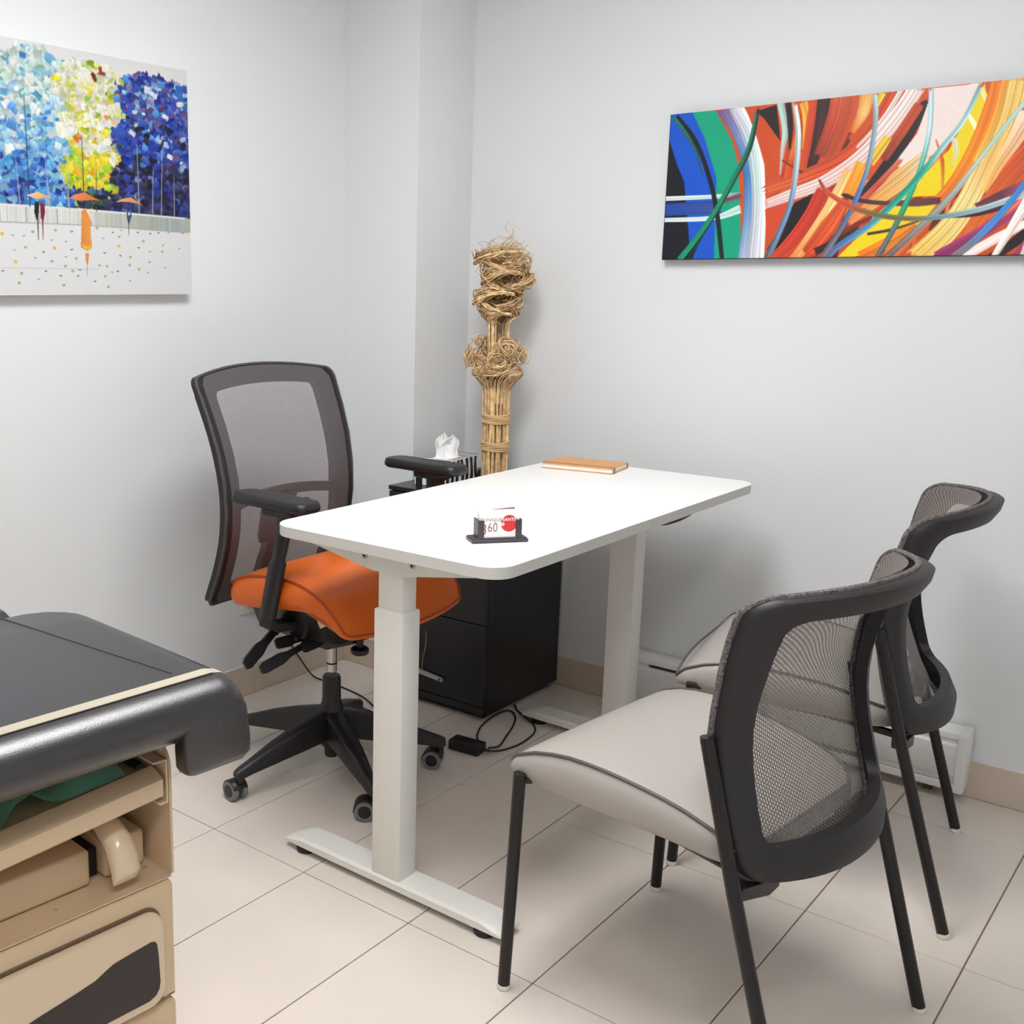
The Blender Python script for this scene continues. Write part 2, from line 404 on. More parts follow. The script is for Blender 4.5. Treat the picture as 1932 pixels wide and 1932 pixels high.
        me.materials.append(M['paint']); o = obj(name, me, None, parent)
        me.polygons.foreach_set('use_smooth', [True]*len(me.polygons))
        e = B()
        if axis == 'x': box(e, plane-depth, plane-.0006, s.x0, s.x1, s.z0, s.z1)
        else: box(e, s.x0, s.x1, plane+.0006, plane+depth, s.z0, s.z1)
        obj('canvas_side', e, edge, parent)
        return o
RIGHT_ART=[
('p',[(-1.5087,1.8145),(-0.5919,1.806),(-0.543,1.3777),(-1.48,1.3874)],[0.0,0.0,0.0,0.0],[(208,80,36)],0.1),
('p',[(-1.4802,1.8009),(-1.3788,1.7967),(-1.33,1.6484),(-1.3213,1.5723),(-1.3103,1.3885),(-1.4059,1.3895),(-1.4192,1.5771),(-1.4784,1.7297)],[0.0,0.0,0.0,0.0,0.0,0.0,0.0,0.0],[(14,86,205)],0.1),
('p',[(-1.4753,1.7295),(-1.4459,1.6559),(-1.4216,1.6104),(-1.398,1.4652),(-1.3877,1.3893),(-1.477,1.3903),(-1.4774,1.58)],[0.0,0.0,0.0,0.0,0.0,0.0,0.0],[(16,18,30)],0.1),
('p',[(-1.4111,1.7971),(-1.344,1.796),(-1.289,1.7093),(-1.267,1.6442),(-1.2384,1.3904),(-1.3176,1.3913),(-1.3275,1.6159),(-1.3707,1.7265)],[0.0,0.0,0.0,0.0,0.0,0.0,0.0,0.0],[(4,166,128)],0.1),
('s',[(-1.3184,1.7962),(-1.2672,1.7181),(-1.2372,1.6212),(-1.2286,1.5144),(-1.2327,1.3903)],[0.0386,0.0327,0.0299,0.0302,0.0333],[(120,90,140),(120,140,190),(60,120,180),(110,150,195),(170,185,210)],0.12),
('s',[(-1.2901,1.7961),(-1.2388,1.7106),(-1.2149,1.6198),(-1.2035,1.5135),(-1.2046,1.39)],[0.0272,0.0379,0.0324,0.0327,0.0385],[(215,205,225),(205,222,228),(205,228,228),(210,220,228),(215,215,225)],0.12),
('s',[(-1.2707,1.7968),(-1.2194,1.7091),(-1.1995,1.6189),(-1.1869,1.5128),(-1.1823,1.3897)],[0.0108,0.014,0.0151,0.013,0.0131],[(235,245,240),(235,245,240),(228,240,238)],0.12),
('s',[(-1.4713,1.5349),(-1.3214,1.5343)],[0.0355,0.0339],[(20,72,170),(60,80,150)],0.12),
('s',[(-1.4733,1.5653),(-1.3236,1.5643),(-1.2582,1.5692)],[0.013,0.0113,0.0088],[(228,238,236),(215,228,230),(130,120,130)],0.12),
('s',[(-1.3052,1.5499),(-1.2576,1.5611)],[0.0145,0.0143],[(110,84,96),(100,80,90)],0.12),
('s',[(-1.4724,1.5056),(-1.3309,1.5063),(-1.2577,1.5263)],[0.0119,0.0125,0.0243],[(225,235,240),(215,235,230),(190,225,215)],0.12),
('p',[(-1.2593,1.7931),(-0.8081,1.7962),(-0.8666,1.6954),(-1.0034,1.607),(-1.1544,1.5484),(-1.1831,1.5339),(-1.1946,1.6395),(-1.2226,1.7145)],[0.0,0.0,0.0,0.0,0.0,0.0,0.0,0.0],[(208,78,34)],0.1),
('p',[(-1.2282,1.7824),(-1.1751,1.7936),(-1.1564,1.6989),(-1.1743,1.7209),(-1.2045,1.7595)],[0.0,0.0,0.0,0.0,0.0],[(38,26,28)],0.1),
('s',[(-1.104,1.7906),(-1.0926,1.7494),(-1.0942,1.6788)],[0.0205,0.0226,0.0072],[(245,160,50),(246,178,60),(240,150,40)],0.12),
('s',[(-1.1148,1.7058),(-1.1262,1.6556)],[0.0156,0.0126],[(240,130,50),(235,120,40)],0.12),
('s',[(-1.0759,1.7928),(-1.0791,1.713),(-1.0875,1.6326)],[0.0284,0.0307,0.0208],[(206,72,36),(200,70,34)],0.12),
('s',[(-1.0531,1.793),(-1.0559,1.7111),(-1.0709,1.6213)],[0.0333,0.0356,0.0227],[(52,30,32),(70,34,32),(60,30,30)],0.12),
('s',[(-1.0155,1.7926),(-1.023,1.7381),(-1.0488,1.6603)],[0.0399,0.0402,0.0306],[(196,84,52),(190,70,44),(150,60,44)],0.12),
('s',[(-0.9835,1.7923),(-0.9904,1.7352),(-1.0223,1.6484)],[0.0296,0.0298,0.0304],[(214,90,44),(205,80,40)],0.12),
('s',[(-0.9473,1.7934),(-0.9529,1.7513),(-0.9732,1.7092)],[0.0341,0.0294,0.0129],[(250,176,80),(252,200,120),(235,120,50)],0.12),
('s',[(-0.9115,1.793),(-0.9209,1.7676)],[0.0163,0.0096],[(240,222,60),(240,200,60)],0.12),
('s',[(-0.8811,1.7941),(-0.9113,1.7185),(-0.9775,1.6502),(-1.0648,1.6107),(-1.1839,1.576)],[0.0332,0.0436,0.0449,0.0381,0.0237],[(204,72,36),(210,80,40),(206,76,36),(214,100,54)],0.12),
('s',[(-1.1645,1.7941),(-1.1473,1.7289),(-1.1493,1.6778),(-1.1505,1.6159)],[0.0178,0.0179,0.0116,0.0031],[(188,222,214),(196,226,220),(215,190,190)],0.12),
('s',[(-1.1448,1.7921),(-1.1343,1.738),(-1.1305,1.6816)],[0.0157,0.0156,0.0052],[(34,24,28),(40,26,28)],0.12),
('s',[(-1.144,1.6466),(-1.0966,1.6178)],[0.0042,0.0063],[(150,50,36),(110,40,34)],0.12),
('s',[(-0.8331,1.7975),(-0.8747,1.7296),(-0.943,1.6478),(-1.0271,1.5903),(-1.1075,1.5618),(-1.1818,1.538)],[0.0392,0.041,0.0404,0.0357,0.0314,0.0238],[(245,228,226),(246,222,216),(240,205,200),(242,214,210),(240,200,196)],0.12),
('s',[(-0.8675,1.7979),(-0.9032,1.7322),(-0.9552,1.6733)],[0.0114,0.0116,0.007],[(250,240,236),(248,228,222)],0.12),
('p',[(-1.0603,1.5594),(-1.1055,1.5383),(-1.1378,1.4794),(-1.1707,1.4164),(-1.1431,1.4133),(-1.0931,1.4571)],[0.0,0.0,0.0,0.0,0.0,0.0],[(24,20,26)],0.1),
('p',[(-1.1839,1.5233),(-1.1217,1.5417),(-1.1329,1.4845),(-1.1725,1.4379)],[0.0,0.0,0.0,0.0],[(214,74,38)],0.1),
('s',[(-1.0349,1.5633),(-1.0647,1.4927),(-1.1118,1.426),(-1.1522,1.3921)],[0.0358,0.0438,0.0405,0.027],[(196,60,36),(210,60,40),(214,70,44)],0.12),
('s',[(-0.9738,1.6102),(-1.0024,1.5414),(-1.0463,1.461),(-1.0928,1.3913)],[0.03,0.0326,0.0312,0.0277],[(250,190,120),(254,214,140),(252,200,120),(240,140,70)],0.12),
('s',[(-0.9767,1.5352),(-1.0116,1.4755),(-1.0573,1.4092)],[0.0252,0.0461,0.0367],[(216,84,40),(222,90,44),(206,70,36)],0.12),
('s',[(-1.0367,1.4115),(-0.9829,1.4388),(-0.9406,1.4682)],[0.0188,0.0153,0.009],[(60,34,36),(50,30,36),(90,50,40)],0.12),
('s',[(-0.9431,1.6232),(-0.9691,1.5599)],[0.0375,0.0301],[(245,160,50),(244,140,36)],0.12),
('s',[(-0.8888,1.6828),(-0.9221,1.6316)],[0.0241,0.0245],[(240,205,60),(244,180,60)],0.12),
('s',[(-0.809,1.7613),(-0.8385,1.6931),(-0.8869,1.6146),(-0.934,1.5532)],[0.0185,0.0265,0.0272,0.0149],[(44,28,28),(36,24,26),(40,26,28),(60,40,50)],0.12),
('s',[(-0.8243,1.7557),(-0.8535,1.7039),(-0.8893,1.6391)],[0.0234,0.0257,0.0194],[(196,76,42),(200,76,40),(150,60,40)],0.12),
('p',[(-0.7988,1.7938),(-0.6879,1.7955),(-0.7113,1.7148),(-0.77,1.645),(-0.8122,1.6146),(-0.8726,1.6137),(-0.82,1.6915),(-0.8039,1.7561)],[0.0,0.0,0.0,0.0,0.0,0.0,0.0,0.0],[(246,230,226)],0.1),
('s',[(-0.7958,1.6326),(-0.8418,1.5875),(-0.8989,1.5416),(-0.9625,1.4891)],[0.0375,0.0526,0.0441,0.0302],[(252,226,190),(252,196,120),(250,176,90),(240,140,80)],0.12),
('s',[(-0.8551,1.6271),(-0.9018,1.5713),(-0.9549,1.5141)],[0.0124,0.0167,0.017],[(214,120,90),(196,76,66),(220,110,80)],0.12),
('s',[(-0.7913,1.5894),(-0.8369,1.5387),(-0.8936,1.4868)],[0.0282,0.0288,0.0246],[(252,220,120),(252,210,120),(250,200,110)],0.12),
('p',[(-0.6835,1.7941),(-0.6642,1.7333),(-0.6845,1.6665),(-0.7109,1.5893),(-0.7589,1.5388),(-0.8184,1.5397),(-0.7918,1.5942),(-0.7435,1.6478),(-0.7017,1.746)],[0.0,0.0,0.0,0.0,0.0,0.0,0.0,0.0,0.0],[(245,218,10)],0.1),
('s',[(-0.6885,1.7811),(-0.6713,1.7476)],[0.0062,0.008],[(255,250,200),(255,246,180)],0.12),
('s',[(-0.7101,1.7239),(-0.6919,1.6947),(-0.6867,1.6667)],[0.0081,0.0099,0.0062],[(255,252,210),(255,246,180)],0.12),
('s',[(-0.7349,1.6705),(-0.7275,1.6419),(-0.7315,1.6094)],[0.0119,0.0109,0.0045],[(255,252,220),(255,246,190)],0.12),
('s',[(-0.7747,1.669),(-0.7562,1.6204),(-0.7487,1.5488)],[0.0028,0.0083,0.0037],[(200,120,60),(200,90,20),(220,160,30)],0.12),
('s',[(-0.6565,1.7965),(-0.6653,1.7243),(-0.693,1.6255),(-0.733,1.548),(-0.7973,1.4688),(-0.8599,1.3885)],[0.0263,0.0354,0.038,0.037,0.0381,0.0344],[(238,120,20),(240,124,20),(242,140,20),(236,120,30),(240,130,40),(236,110,30)],0.12),
('s',[(-0.6192,1.7959),(-0.6299,1.7074),(-0.6579,1.6184),(-0.6872,1.5316),(-0.7239,1.4617),(-0.7891,1.3877)],[0.0562,0.0526,0.0491,0.0502,0.0557,0.0623],[(253,214,120),(252,206,110),(250,200,110),(254,226,150),(252,216,130),(252,196,90)],0.12),
('s',[(-0.64,1.7973),(-0.651,1.7093),(-0.6795,1.6199)],[0.0131,0.015,0.0135],[(246,160,50),(250,176,60),(252,200,90)],0.12),
('s',[(-0.5817,1.7164),(-0.6076,1.6558),(-0.6351,1.6031),(-0.6546,1.5487)],[0.0473,0.0349,0.0266,0.018],[(250,214,190),(250,196,150),(250,190,110),(250,190,100)],0.12),
('s',[(-0.5703,1.6169),(-0.6172,1.556),(-0.657,1.4927),(-0.6926,1.4177)],[0.0519,0.0487,0.0317,0.0139],[(214,84,40),(226,96,40),(232,110,40),(236,130,50)],0.12),
('p',[(-0.8534,1.5149),(-0.7572,1.5229),(-0.7886,1.4734),(-0.8684,1.4262),(-0.9434,1.3921),(-0.9837,1.3926),(-0.9204,1.4626)],[0.0,0.0,0.0,0.0,0.0,0.0,0.0],[(245,218,24)],0.1),
('s',[(-0.8066,1.4691),(-0.8593,1.431),(-0.924,1.3969)],[0.0239,0.0294,0.025],[(238,130,30),(240,140,30),(236,110,24)],0.12),
('s',[(-0.9097,1.4522),(-0.8575,1.4608),(-0.7983,1.4786)],[0.0069,0.0077,0.0048],[(60,40,40),(70,60,50),(120,90,40)],0.12),
('s',[(-0.9834,1.5531),(-0.9372,1.5359),(-0.8735,1.5266),(-0.803,1.525),(-0.7532,1.5275)],[0.0081,0.0109,0.0108,0.019,0.0158],[(60,34,36),(70,44,48),(96,60,60),(110,60,60),(90,50,50)],0.12),
('s',[(-0.6677,1.5119),(-0.6191,1.5353),(-0.5718,1.5581)],[0.0136,0.0196,0.0192],[(110,52,56),(100,50,70),(190,90,120)],0.12),
('s',[(-0.7537,1.4891),(-0.6657,1.493),(-0.5676,1.5214)],[0.0048,0.0118,0.0113],[(60,36,40),(60,30,40),(70,34,50)],0.12),
('s',[(-0.5661,1.5076),(-0.6206,1.4726),(-0.6765,1.4317),(-0.7436,1.392)],[0.0262,0.0268,0.0321,0.0283],[(190,90,150),(170,60,110),(160,54,110),(150,50,110)],0.12),
('s',[(-0.5692,1.5352),(-0.6026,1.4999),(-0.6377,1.4732)],[0.0174,0.0222,0.018],[(230,130,160),(226,100,60),(220,80,40)],0.12),
('s',[(-0.5613,1.4661),(-0.6164,1.4351),(-0.6811,1.3936)],[0.0192,0.0233,0.0231],[(247,232,228),(246,226,222),(244,220,216)],0.12),
('s',[(-0.5587,1.4429),(-0.5889,1.4157),(-0.6241,1.388)],[0.0264,0.0223,0.0226],[(30,22,26),(40,28,32),(60,40,44)],0.12),
('p',[(-0.59,1.3876),(-0.5483,1.4242),(-0.5436,1.3824)],[0.0,0.0,0.0],[(130,58,120)],0.1),
('s',[(-1.4642,1.7885),(-1.4315,1.7504),(-1.3983,1.7017),(-1.3694,1.6292)],[0.0115,0.0149,0.008,0.0034],[(20,120,110),(30,110,90),(20,80,90)],0.2),
('s',[(-1.4553,1.7904),(-1.3998,1.7234),(-1.3551,1.6338),(-1.3209,1.5288),(-1.2942,1.391)],[0.0081,0.0125,0.0124,0.0136,0.0124],[(14,22,34),(12,20,30),(10,30,40)],0.2),
('s',[(-1.224,1.7845),(-1.2371,1.6896),(-1.2754,1.6075),(-1.3205,1.5234),(-1.3679,1.4477),(-1.3909,1.3922)],[0.0085,0.0097,0.011,0.0125,0.015,0.0175],[(16,50,50),(14,60,56),(14,70,60),(10,34,44)],0.2),
('s',[(-1.2288,1.7773),(-1.2451,1.6849),(-1.2835,1.6026),(-1.3289,1.5182),(-1.3769,1.4479),(-1.4214,1.3925)],[0.0064,0.0087,0.0111,0.0124,0.0151,0.0177],[(40,120,96),(24,110,84),(10,140,96),(6,140,90),(20,150,110)],0.2),
('s',[(-1.1273,1.7904),(-1.1114,1.7157),(-1.1094,1.6134),(-1.1181,1.5311),(-1.1415,1.4584),(-1.1664,1.3976)],[0.0114,0.0145,0.0146,0.0138,0.0161,0.0184],[(214,230,226),(205,222,220),(170,185,200),(110,140,180),(110,130,160),(96,104,120)],0.2),
('s',[(-0.9292,1.7949),(-0.9209,1.729),(-0.9284,1.6222),(-0.9518,1.534),(-0.9848,1.4593),(-1.0221,1.3931)],[0.0126,0.0126,0.0118,0.013,0.0153,0.0156],[(200,222,222),(150,180,185),(120,160,190),(70,120,190),(110,110,130),(130,120,120)],0.2),
('s',[(-0.7988,1.7938),(-0.7926,1.6987),(-0.8061,1.5999),(-0.8321,1.514),(-0.8546,1.4557),(-0.8844,1.3923)],[0.0119,0.0121,0.0123,0.0144,0.0136,0.0148],[(180,208,222),(190,215,220),(60,168,150),(30,150,112),(80,110,120),(110,96,100)],0.2),
('s',[(-0.6897,1.7925),(-0.7198,1.7133),(-0.7617,1.6515),(-0.801,1.5947),(-0.8506,1.5344),(-0.9116,1.4724),(-0.9814,1.4234),(-1.0092,1.3929)],[0.0107,0.0126,0.0138,0.0152,0.0155,0.0158,0.0163,0.0155],[(120,160,160),(176,212,214),(150,200,200),(30,160,130),(30,160,130),(80,150,190),(70,120,180),(110,110,120)],0.2),
('s',[(-0.593,1.7442),(-0.6247,1.6979),(-0.6787,1.6129),(-0.7315,1.5337),(-0.7881,1.4685),(-0.8604,1.3935)],[0.0112,0.0114,0.0126,0.0139,0.0161,0.0177],[(190,216,206),(170,205,195),(190,200,180),(150,165,165),(140,140,140),(110,90,90)],0.2),
('s',[(-1.0469,1.5944),(-1.0246,1.5627),(-0.9658,1.5246),(-0.8948,1.4992),(-0.8224,1.4872),(-0.7536,1.4877),(-0.6583,1.5045),(-0.5692,1.5352)],[0.0051,0.0113,0.0141,0.0138,0.0125,0.0122,0.0135,0.0148],[(150,50,50),(214,90,60),(206,84,50),(110,120,70),(130,110,80),(120,160,160),(170,205,215),(205,225,228)],0.2),
('s',[(-0.5723,1.5627),(-0.6036,1.5092),(-0.6405,1.4592),(-0.6752,1.4198),(-0.7075,1.3915)],[0.0131,0.016,0.018,0.0184,0.0187],[(60,120,190),(60,130,200),(70,130,200),(110,120,140),(130,110,120)],0.2)]
DOTS=[(1.5097,1.4389,'y'),(1.658,1.4082,'y'),(1.543,1.3725,'y'),(1.8604,1.4182,'y'),(1.5967,1.4464,'g'),(1.6633,1.4524,'g'),(1.5735,1.4083,'g'),(1.6253,1.3976,'g'),(1.7921,1.4627,'g'),(1.9436,1.4339,'g'),(1.8985,1.3905,'g'),(1.8944,1.3688,'g'),(1.8193,1.3653,'g'),(1.8121,1.3393,'g'),(1.6882,1.3635,'g'),(1.7097,1.3514,'g'),(1.681,1.3154,'g'),(1.5581,1.3441,'g'),(1.5499,1.321,'g'),(2.009,1.4074,'g'),(1.9266,1.3581,'g'),(1.8634,1.4428,'g'),(1.8213,1.3109,'g'),(1.7226,1.3833,'g'),(1.5397,1.4378,'k'),(1.5703,1.4376,'k'),(1.7126,1.4528,'b'),(1.6512,1.4296,'k'),(1.6935,1.4273,'k'),(1.8426,1.4553,'b'),(1.8112,1.4392,'k'),(1.926,1.4583,'b'),(1.9696,1.4565,'b'),(1.9982,1.4594,'b'),(2.0337,1.4612,'k'),(2.085,1.4615,'k'),(1.71,1.4073,'b'),(1.5424,1.4018,'k'),(1.6007,1.3846,'k'),(1.6492,1.3765,'b'),(1.6908,1.3895,'k'),(1.8134,1.4014,'b'),(1.8653,1.3946,'b'),(1.9273,1.4171,'b'),(2.013,1.4271,'k'),(2.0715,1.4188,'k'),(1.9633,1.3795,'b'),(1.796,1.3688,'b'),(1.8363,1.3513,'k'),(1.8544,1.3539,'b'),(1.727,1.341,'b'),(1.7324,1.3563,'b'),(1.6731,1.3405,'b'),(1.6289,1.3519,'b'),(1.5063,1.3514,'b'),(1.6064,1.3324,'k'),(1.7794,1.3273,'b'),(1.8945,1.3288,'k'),(1.9558,1.3511,'k'),(2.0184,1.3656,'k'),(1.8715,1.462,'k'),(1.9663,1.4084,'k')]

def in_world(name, label, cat, loc, group=None):
    t = thing(name, label, cat, loc, 0, group); return t
class Off:
    """parent given in world coordinates: child meshes are built in world space and shifted"""
def recenter(t):
    for ch in [o for o in COL.objects if o.parent == t]:
        ch.data.transform(Matrix.Translation(-Vector(t.location)))

# right painting
R = Raster(-1.4755, -.256, 1.3930, 1.7965, .0014, (208, 80, 36))
for k, P, W_, C_, s_ in RIGHT_ART:
    if k == 'p':
        R.poly(P, C_[0], streak=.05, relief=.0002)
        if C_[0][0] > 200 and C_[0][1] < 90 and len(P) == 8:      # under-painting of the red field
            for q_ in range(90):
                x = random.uniform(-1.15, -.62); z = random.uniform(1.42, 1.74); L_ = random.uniform(.05, .14); a_ = random.uniform(.7, 1.5)
                c = random.choice([(226, 96, 44), (190, 62, 30), (214, 84, 40), (150, 50, 34), (238, 128, 60), (96, 40, 34), (204, 70, 36)])
                R.stroke([(x-L_*math.cos(a_), z-L_*math.sin(a_)), (x, z+.006), (x+L_*math.cos(a_-.25), z+L_*math.sin(a_-.25))], [.008, random.uniform(.012, .03), .006], [c, tuple(v_*.93 for v_ in c)], .2)
    else:
        e0 = tuple(a*1.12-b*.12 for a, b in zip(P[0], P[1])); e1_ = tuple(a*1.12-b*.12 for a, b in zip(P[-1], P[-2])); P = [e0]+P[1:-1]+[e1_]
        R.stroke(P, W_, C_, s_*1.6 if s_ < .15 else s_)
# the part past the picture's edge goes on in the same hand
for i in range(46):
    x = random.uniform(-.52, -.27); z = random.uniform(1.38, 1.8); a = random.choice([1, -1])*random.uniform(.1, .3)
    c = random.choice([(214, 84, 40), (250, 190, 110), (246, 228, 220), (170, 60, 110), (60, 120, 190), (245, 218, 24), (40, 28, 32)])
    R.stroke([(x-.1+a*.1, z-.25), (x, z), (x+.16, z+.3)], [.01, random.uniform(.01, .045), .01], [c, tuple(min(255, q+25) for q in c)], .3)
R.blur(1)
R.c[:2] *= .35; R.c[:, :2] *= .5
pt = thing('abstract_painting', 'wide abstract canvas of sweeping orange, yellow, white and blue bands above the grey chairs', 'painting', (-.866, YB, 1.393))
R.build('painted_canvas', pt, YB-.03, 'y', .0297, 'canvasdark'); recenter(pt)

# left painting
TOPS = [(1.2, 1.862), (1.35, 1.85), (1.5329, 1.8548), (1.5633, 1.8715), (1.6095, 1.8929), (1.65, 1.8887), (1.6849, 1.8644), (1.7495, 1.8715), (1.8279, 1.8849), (1.8721, 1.8512), (1.9438, 1.8653), (2.0298, 1.863), (2.1194, 1.8558)]
Lr = Raster(1.198, 2.1143, 1.2905, 1.897, .0015, (238, 239, 240))
MINT, LBLUE, MBLUE, DBLUE = (206, 224, 218), (140, 190, 222), (62, 132, 206), (26, 62, 158)
YEL, LIME, CREAM, NAVY, PURP, WHITE, ROYAL = (230, 214, 40), (156, 196, 40), (240, 234, 200), (26, 24, 58), (110, 90, 150), (240, 242, 238), (30, 60, 165)
def pick(ws): return random.choices([w_[0] for w_ in ws], [w_[1] for w_ in ws])[0]
def zone(y, z, top):
    h = (z-1.505)/(top-1.505)       # 0 bottom .. 1 top
    yb = y+.02*math.sin(z*60)
    if yb < 1.70 - .03*(h-.5):
        if h > .62: return pick([(MINT, 6), (WHITE, 3), (LBLUE, 3), (MBLUE, 1.2), ((180, 214, 208), 3), ((90, 160, 205), 1)])
        if h > .36: return pick([(MINT, 3), (LBLUE, 5), (WHITE, 1.5), (MBLUE, 3), ((90, 160, 215), 3)])
        return pick([(MBLUE, 5), (DBLUE, 4), (LBLUE, 2.5), ((70, 150, 210), 3), ((24, 40, 110), 1)])
    if yb < 1.865 - .04*(.5-h):
        if h > .7: return pick([(CREAM, 5), ((206, 222, 110), 3), (WHITE, 3), (YEL, 1.5), (LIME, 1.2), ((120, 30, 30), .25), ((222, 226, 190), 4)])
        if h > .4: return pick([(WHITE, 6), (CREAM, 5), (YEL, 2.5), (LIME, 1.8), ((226, 110, 40), .5), ((214, 226, 120), 2)])
        if h > .16: return pick([(YEL, 5), (LIME, 5), (CREAM, 1.2), ((236, 180, 30), 2), ((180, 206, 60), 2)])
        return pick([((30, 50, 90), 3), (LIME, 2), (NAVY, 3), (DBLUE, 3), ((60, 110, 60), 1)])
    if h > .72: return pick([(ROYAL, 5), (MBLUE, 2.2), ((150, 190, 225), 2), (WHITE, .8), ((110, 30, 50), .4), (PURP, 1.6), ((60, 70, 150), 3)])
    if h > .36: return pick([(ROYAL, 5), (DBLUE, 4), ((170, 190, 220), 1.7), (PURP, 1.6), (NAVY, 2), (MBLUE, 1.4), (WHITE, .5)])
    return pick([(NAVY, 6), ((30, 28, 80), 3), (ROYAL, 2.0), ((110, 120, 170), .7), ((40, 44, 110), 2)])
Lr.poly([(1.198, 1.49)]+[(1.198, 1.86)]+TOPS+[(2.1143, 1.856), (2.1143, 1.49)], (238, 239, 240))
for y0_, y1_, c in ((1.198, 1.70, (120, 176, 215)), (1.69, 1.87, (190, 206, 90)), (1.85, 2.1143, (36, 50, 130))):
    Lr.poly([(y0_, 1.50), (y0_, 1.80), (y1_, 1.80), (y1_, 1.50)], c, streak=.05)
dab = Lr.dab
N_ = 3600
for i in range(N_):
    k = i/N_; y = random.uniform(1.19, 2.12); top = interp(TOPS, y)-.006
    z = random.uniform(1.508, top-.004) if random.random() < .93 else top-random.uniform(0, .02)
    sz = random.uniform(.014, .040)*(1.2-.5*k)
    c = zone(y, z, top); j = random.uniform(-16, 16); c = tuple(max(0, min(255, q+j+random.uniform(-8, 8))) for q in c)
    d_ = random.choice([-38, -22, 26, 40, 55]); c2 = tuple(max(0, min(255, q+d_)) for q in c)
    dab(y, z, sz, sz*random.uniform(.5, 1.0), random.uniform(-.9, .5)+.25, c, c2, random.uniform(.0003, .0016))
# low wall band and pale ground
Lr.blur(1, .08, .15)
for i in range(420):
    y = 1.198+i*.0022; t = interp([(1.198, 1.5085), (1.5094, 1.5078), (1.7858, 1.5063), (2.12, 1.4997)], y); b = interp([(1.198, 1.467), (1.5067, 1.4675), (1.7839, 1.4693), (2.12, 1.4623)], y)
    g = random.uniform(-14, 12); f = min(1, max(0, (y-1.72)/.25)); c = tuple(q+g for q in (228-46*f, 230-40*f, 224-46*f))
    if random.random() < .08: c = (150, 170, 200)
    Lr.poly([(y-.001, b), (y+.0035, b), (y+.0035, t), (y-.001, t)], c, relief=.0004)
Lr.stroke([(1.19, 1.5085), (1.5, 1.5085), (1.78, 1.507), (2.12, 1.500)], [.005]*4, [(244, 244, 240)], .1, .001)
Lr.stroke([(1.19, 1.466), (1.5, 1.4665), (1.78, 1.468), (2.12, 1.461)], [.0025]*4, [(178, 184, 186)], .1)
Lr.stroke([(1.25, 1.357), (1.5, 1.357), (1.79, 1.357)], [.0012]*3, [(190, 196, 198)], 0)
TR = [((1.5917, 1.772), (1.5928, 1.5075)), ((1.559, 1.617), (1.5647, 1.5103)), ((1.6422, 1.6325), (1.6506, 1.5083)), ((1.6895, 1.6233), (1.7101, 1.5069)), ((1.71, 1.6514), (1.7074, 1.509)), ((1.7559, 1.6866), (1.7553, 1.5523)), ((1.7968, 1.6094), (1.7932, 1.5065)), ((1.9329, 1.685), (1.933, 1.5063)), ((1.9858, 1.6236), (1.9792, 1.5085)), ((2.0199, 1.6882), (2.0096, 1.5051)), ((2.0586, 1.6098), (2.0562, 1.5048)), ((1.42, 1.66), (1.425, 1.508)), ((1.31, 1.64), (1.315, 1.508))]
for i, (a, b) in enumerate(TR):
    c = (40, 60, 90) if i in (0, 5, 6) else (178, 186, 206)
    Lr.stroke([a, b], [.0016, .0030], [c, c], 0, .0007)
Lr.poly([(1.5825, 1.533), (1.6158, 1.5445), (1.6625, 1.5298), (1.6334, 1.5307), (1.62, 1.5264)], (250, 206, 180), relief=.001, grad=(15, 0, (250, 170, 130)))
Lr.poly([(1.6158, 1.5445), (1.63, 1.536), (1.62, 1.5264)], (246, 210, 80), relief=.001)
Lr.poly([(1.7105, 1.5338), (1.7259, 1.5437), (1.757, 1.551), (1.8044, 1.5333), (1.7758, 1.533), (1.7418, 1.5289)], (244, 150, 96), relief=.001, grad=(10, 0, (238, 108, 40)))
Lr.poly([(1.8552, 1.5329), (1.8812, 1.5423), (1.9055, 1.5474), (1.9458, 1.5298), (1.917, 1.533), (1.8929, 1.535)], (250, 190, 120), relief=.001, grad=(10, 0, (244, 140, 60)))
Lr.poly([(1.6063, 1.5169), (1.6197, 1.522), (1.617, 1.4956), (1.6143, 1.4779), (1.609, 1.4755), (1.6039, 1.495)], (20, 18, 30), relief=.001)
Lr.poly([(1.6212, 1.5213), (1.635, 1.5141), (1.6355, 1.4965), (1.6287, 1.4719), (1.6209, 1.4826)], (132, 24, 44), relief=.001)
Lr.stroke([(1.6133, 1.4778), (1.6123, 1.427)], [.0042, .002], [(60, 50, 70), (90, 84, 100)], 0)
Lr.stroke([(1.6274, 1.4763), (1.6262, 1.4297)], [.0042, .002], [(110, 40, 60), (130, 100, 110)], 0)
Lr.poly([(1.7449, 1.5041), (1.7577, 1.5116), (1.7739, 1.4964), (1.7713, 1.4481), (1.774, 1.4112), (1.7576, 1.4039), (1.7382, 1.4126), (1.7428, 1.4654)], (238, 140, 60), relief=.0012, grad=(20, 0, (250, 180, 90)))
Lr.poly([(1.757, 1.5116), (1.7760, 1.4990), (1.7755, 1.478), (1.768, 1.492)], (248, 230, 214), relief=.0012)
Lr.poly([(1.7416, 1.4219), (1.7581, 1.4145), (1.7743, 1.4182), (1.7633, 1.404), (1.7492, 1.406)], (244, 200, 50), relief=.001)
Lr.poly([(1.7528, 1.3991), (1.7629, 1.397), (1.7608, 1.3785), (1.7566, 1.3645), (1.7517, 1.3783)], (236, 150, 80), relief=.001)
Lr.stroke([(1.757, 1.364), (1.755, 1.350), (1.757, 1.338)], [.002, .0015, .001], [(150, 140, 140)], 0)
Lr.poly([(1.8907, 1.5137), (1.9071, 1.5145), (1.9065, 1.5003), (1.8995, 1.4811), (1.8934, 1.4808), (1.8895, 1.4995)], (56, 80, 130), relief=.001)
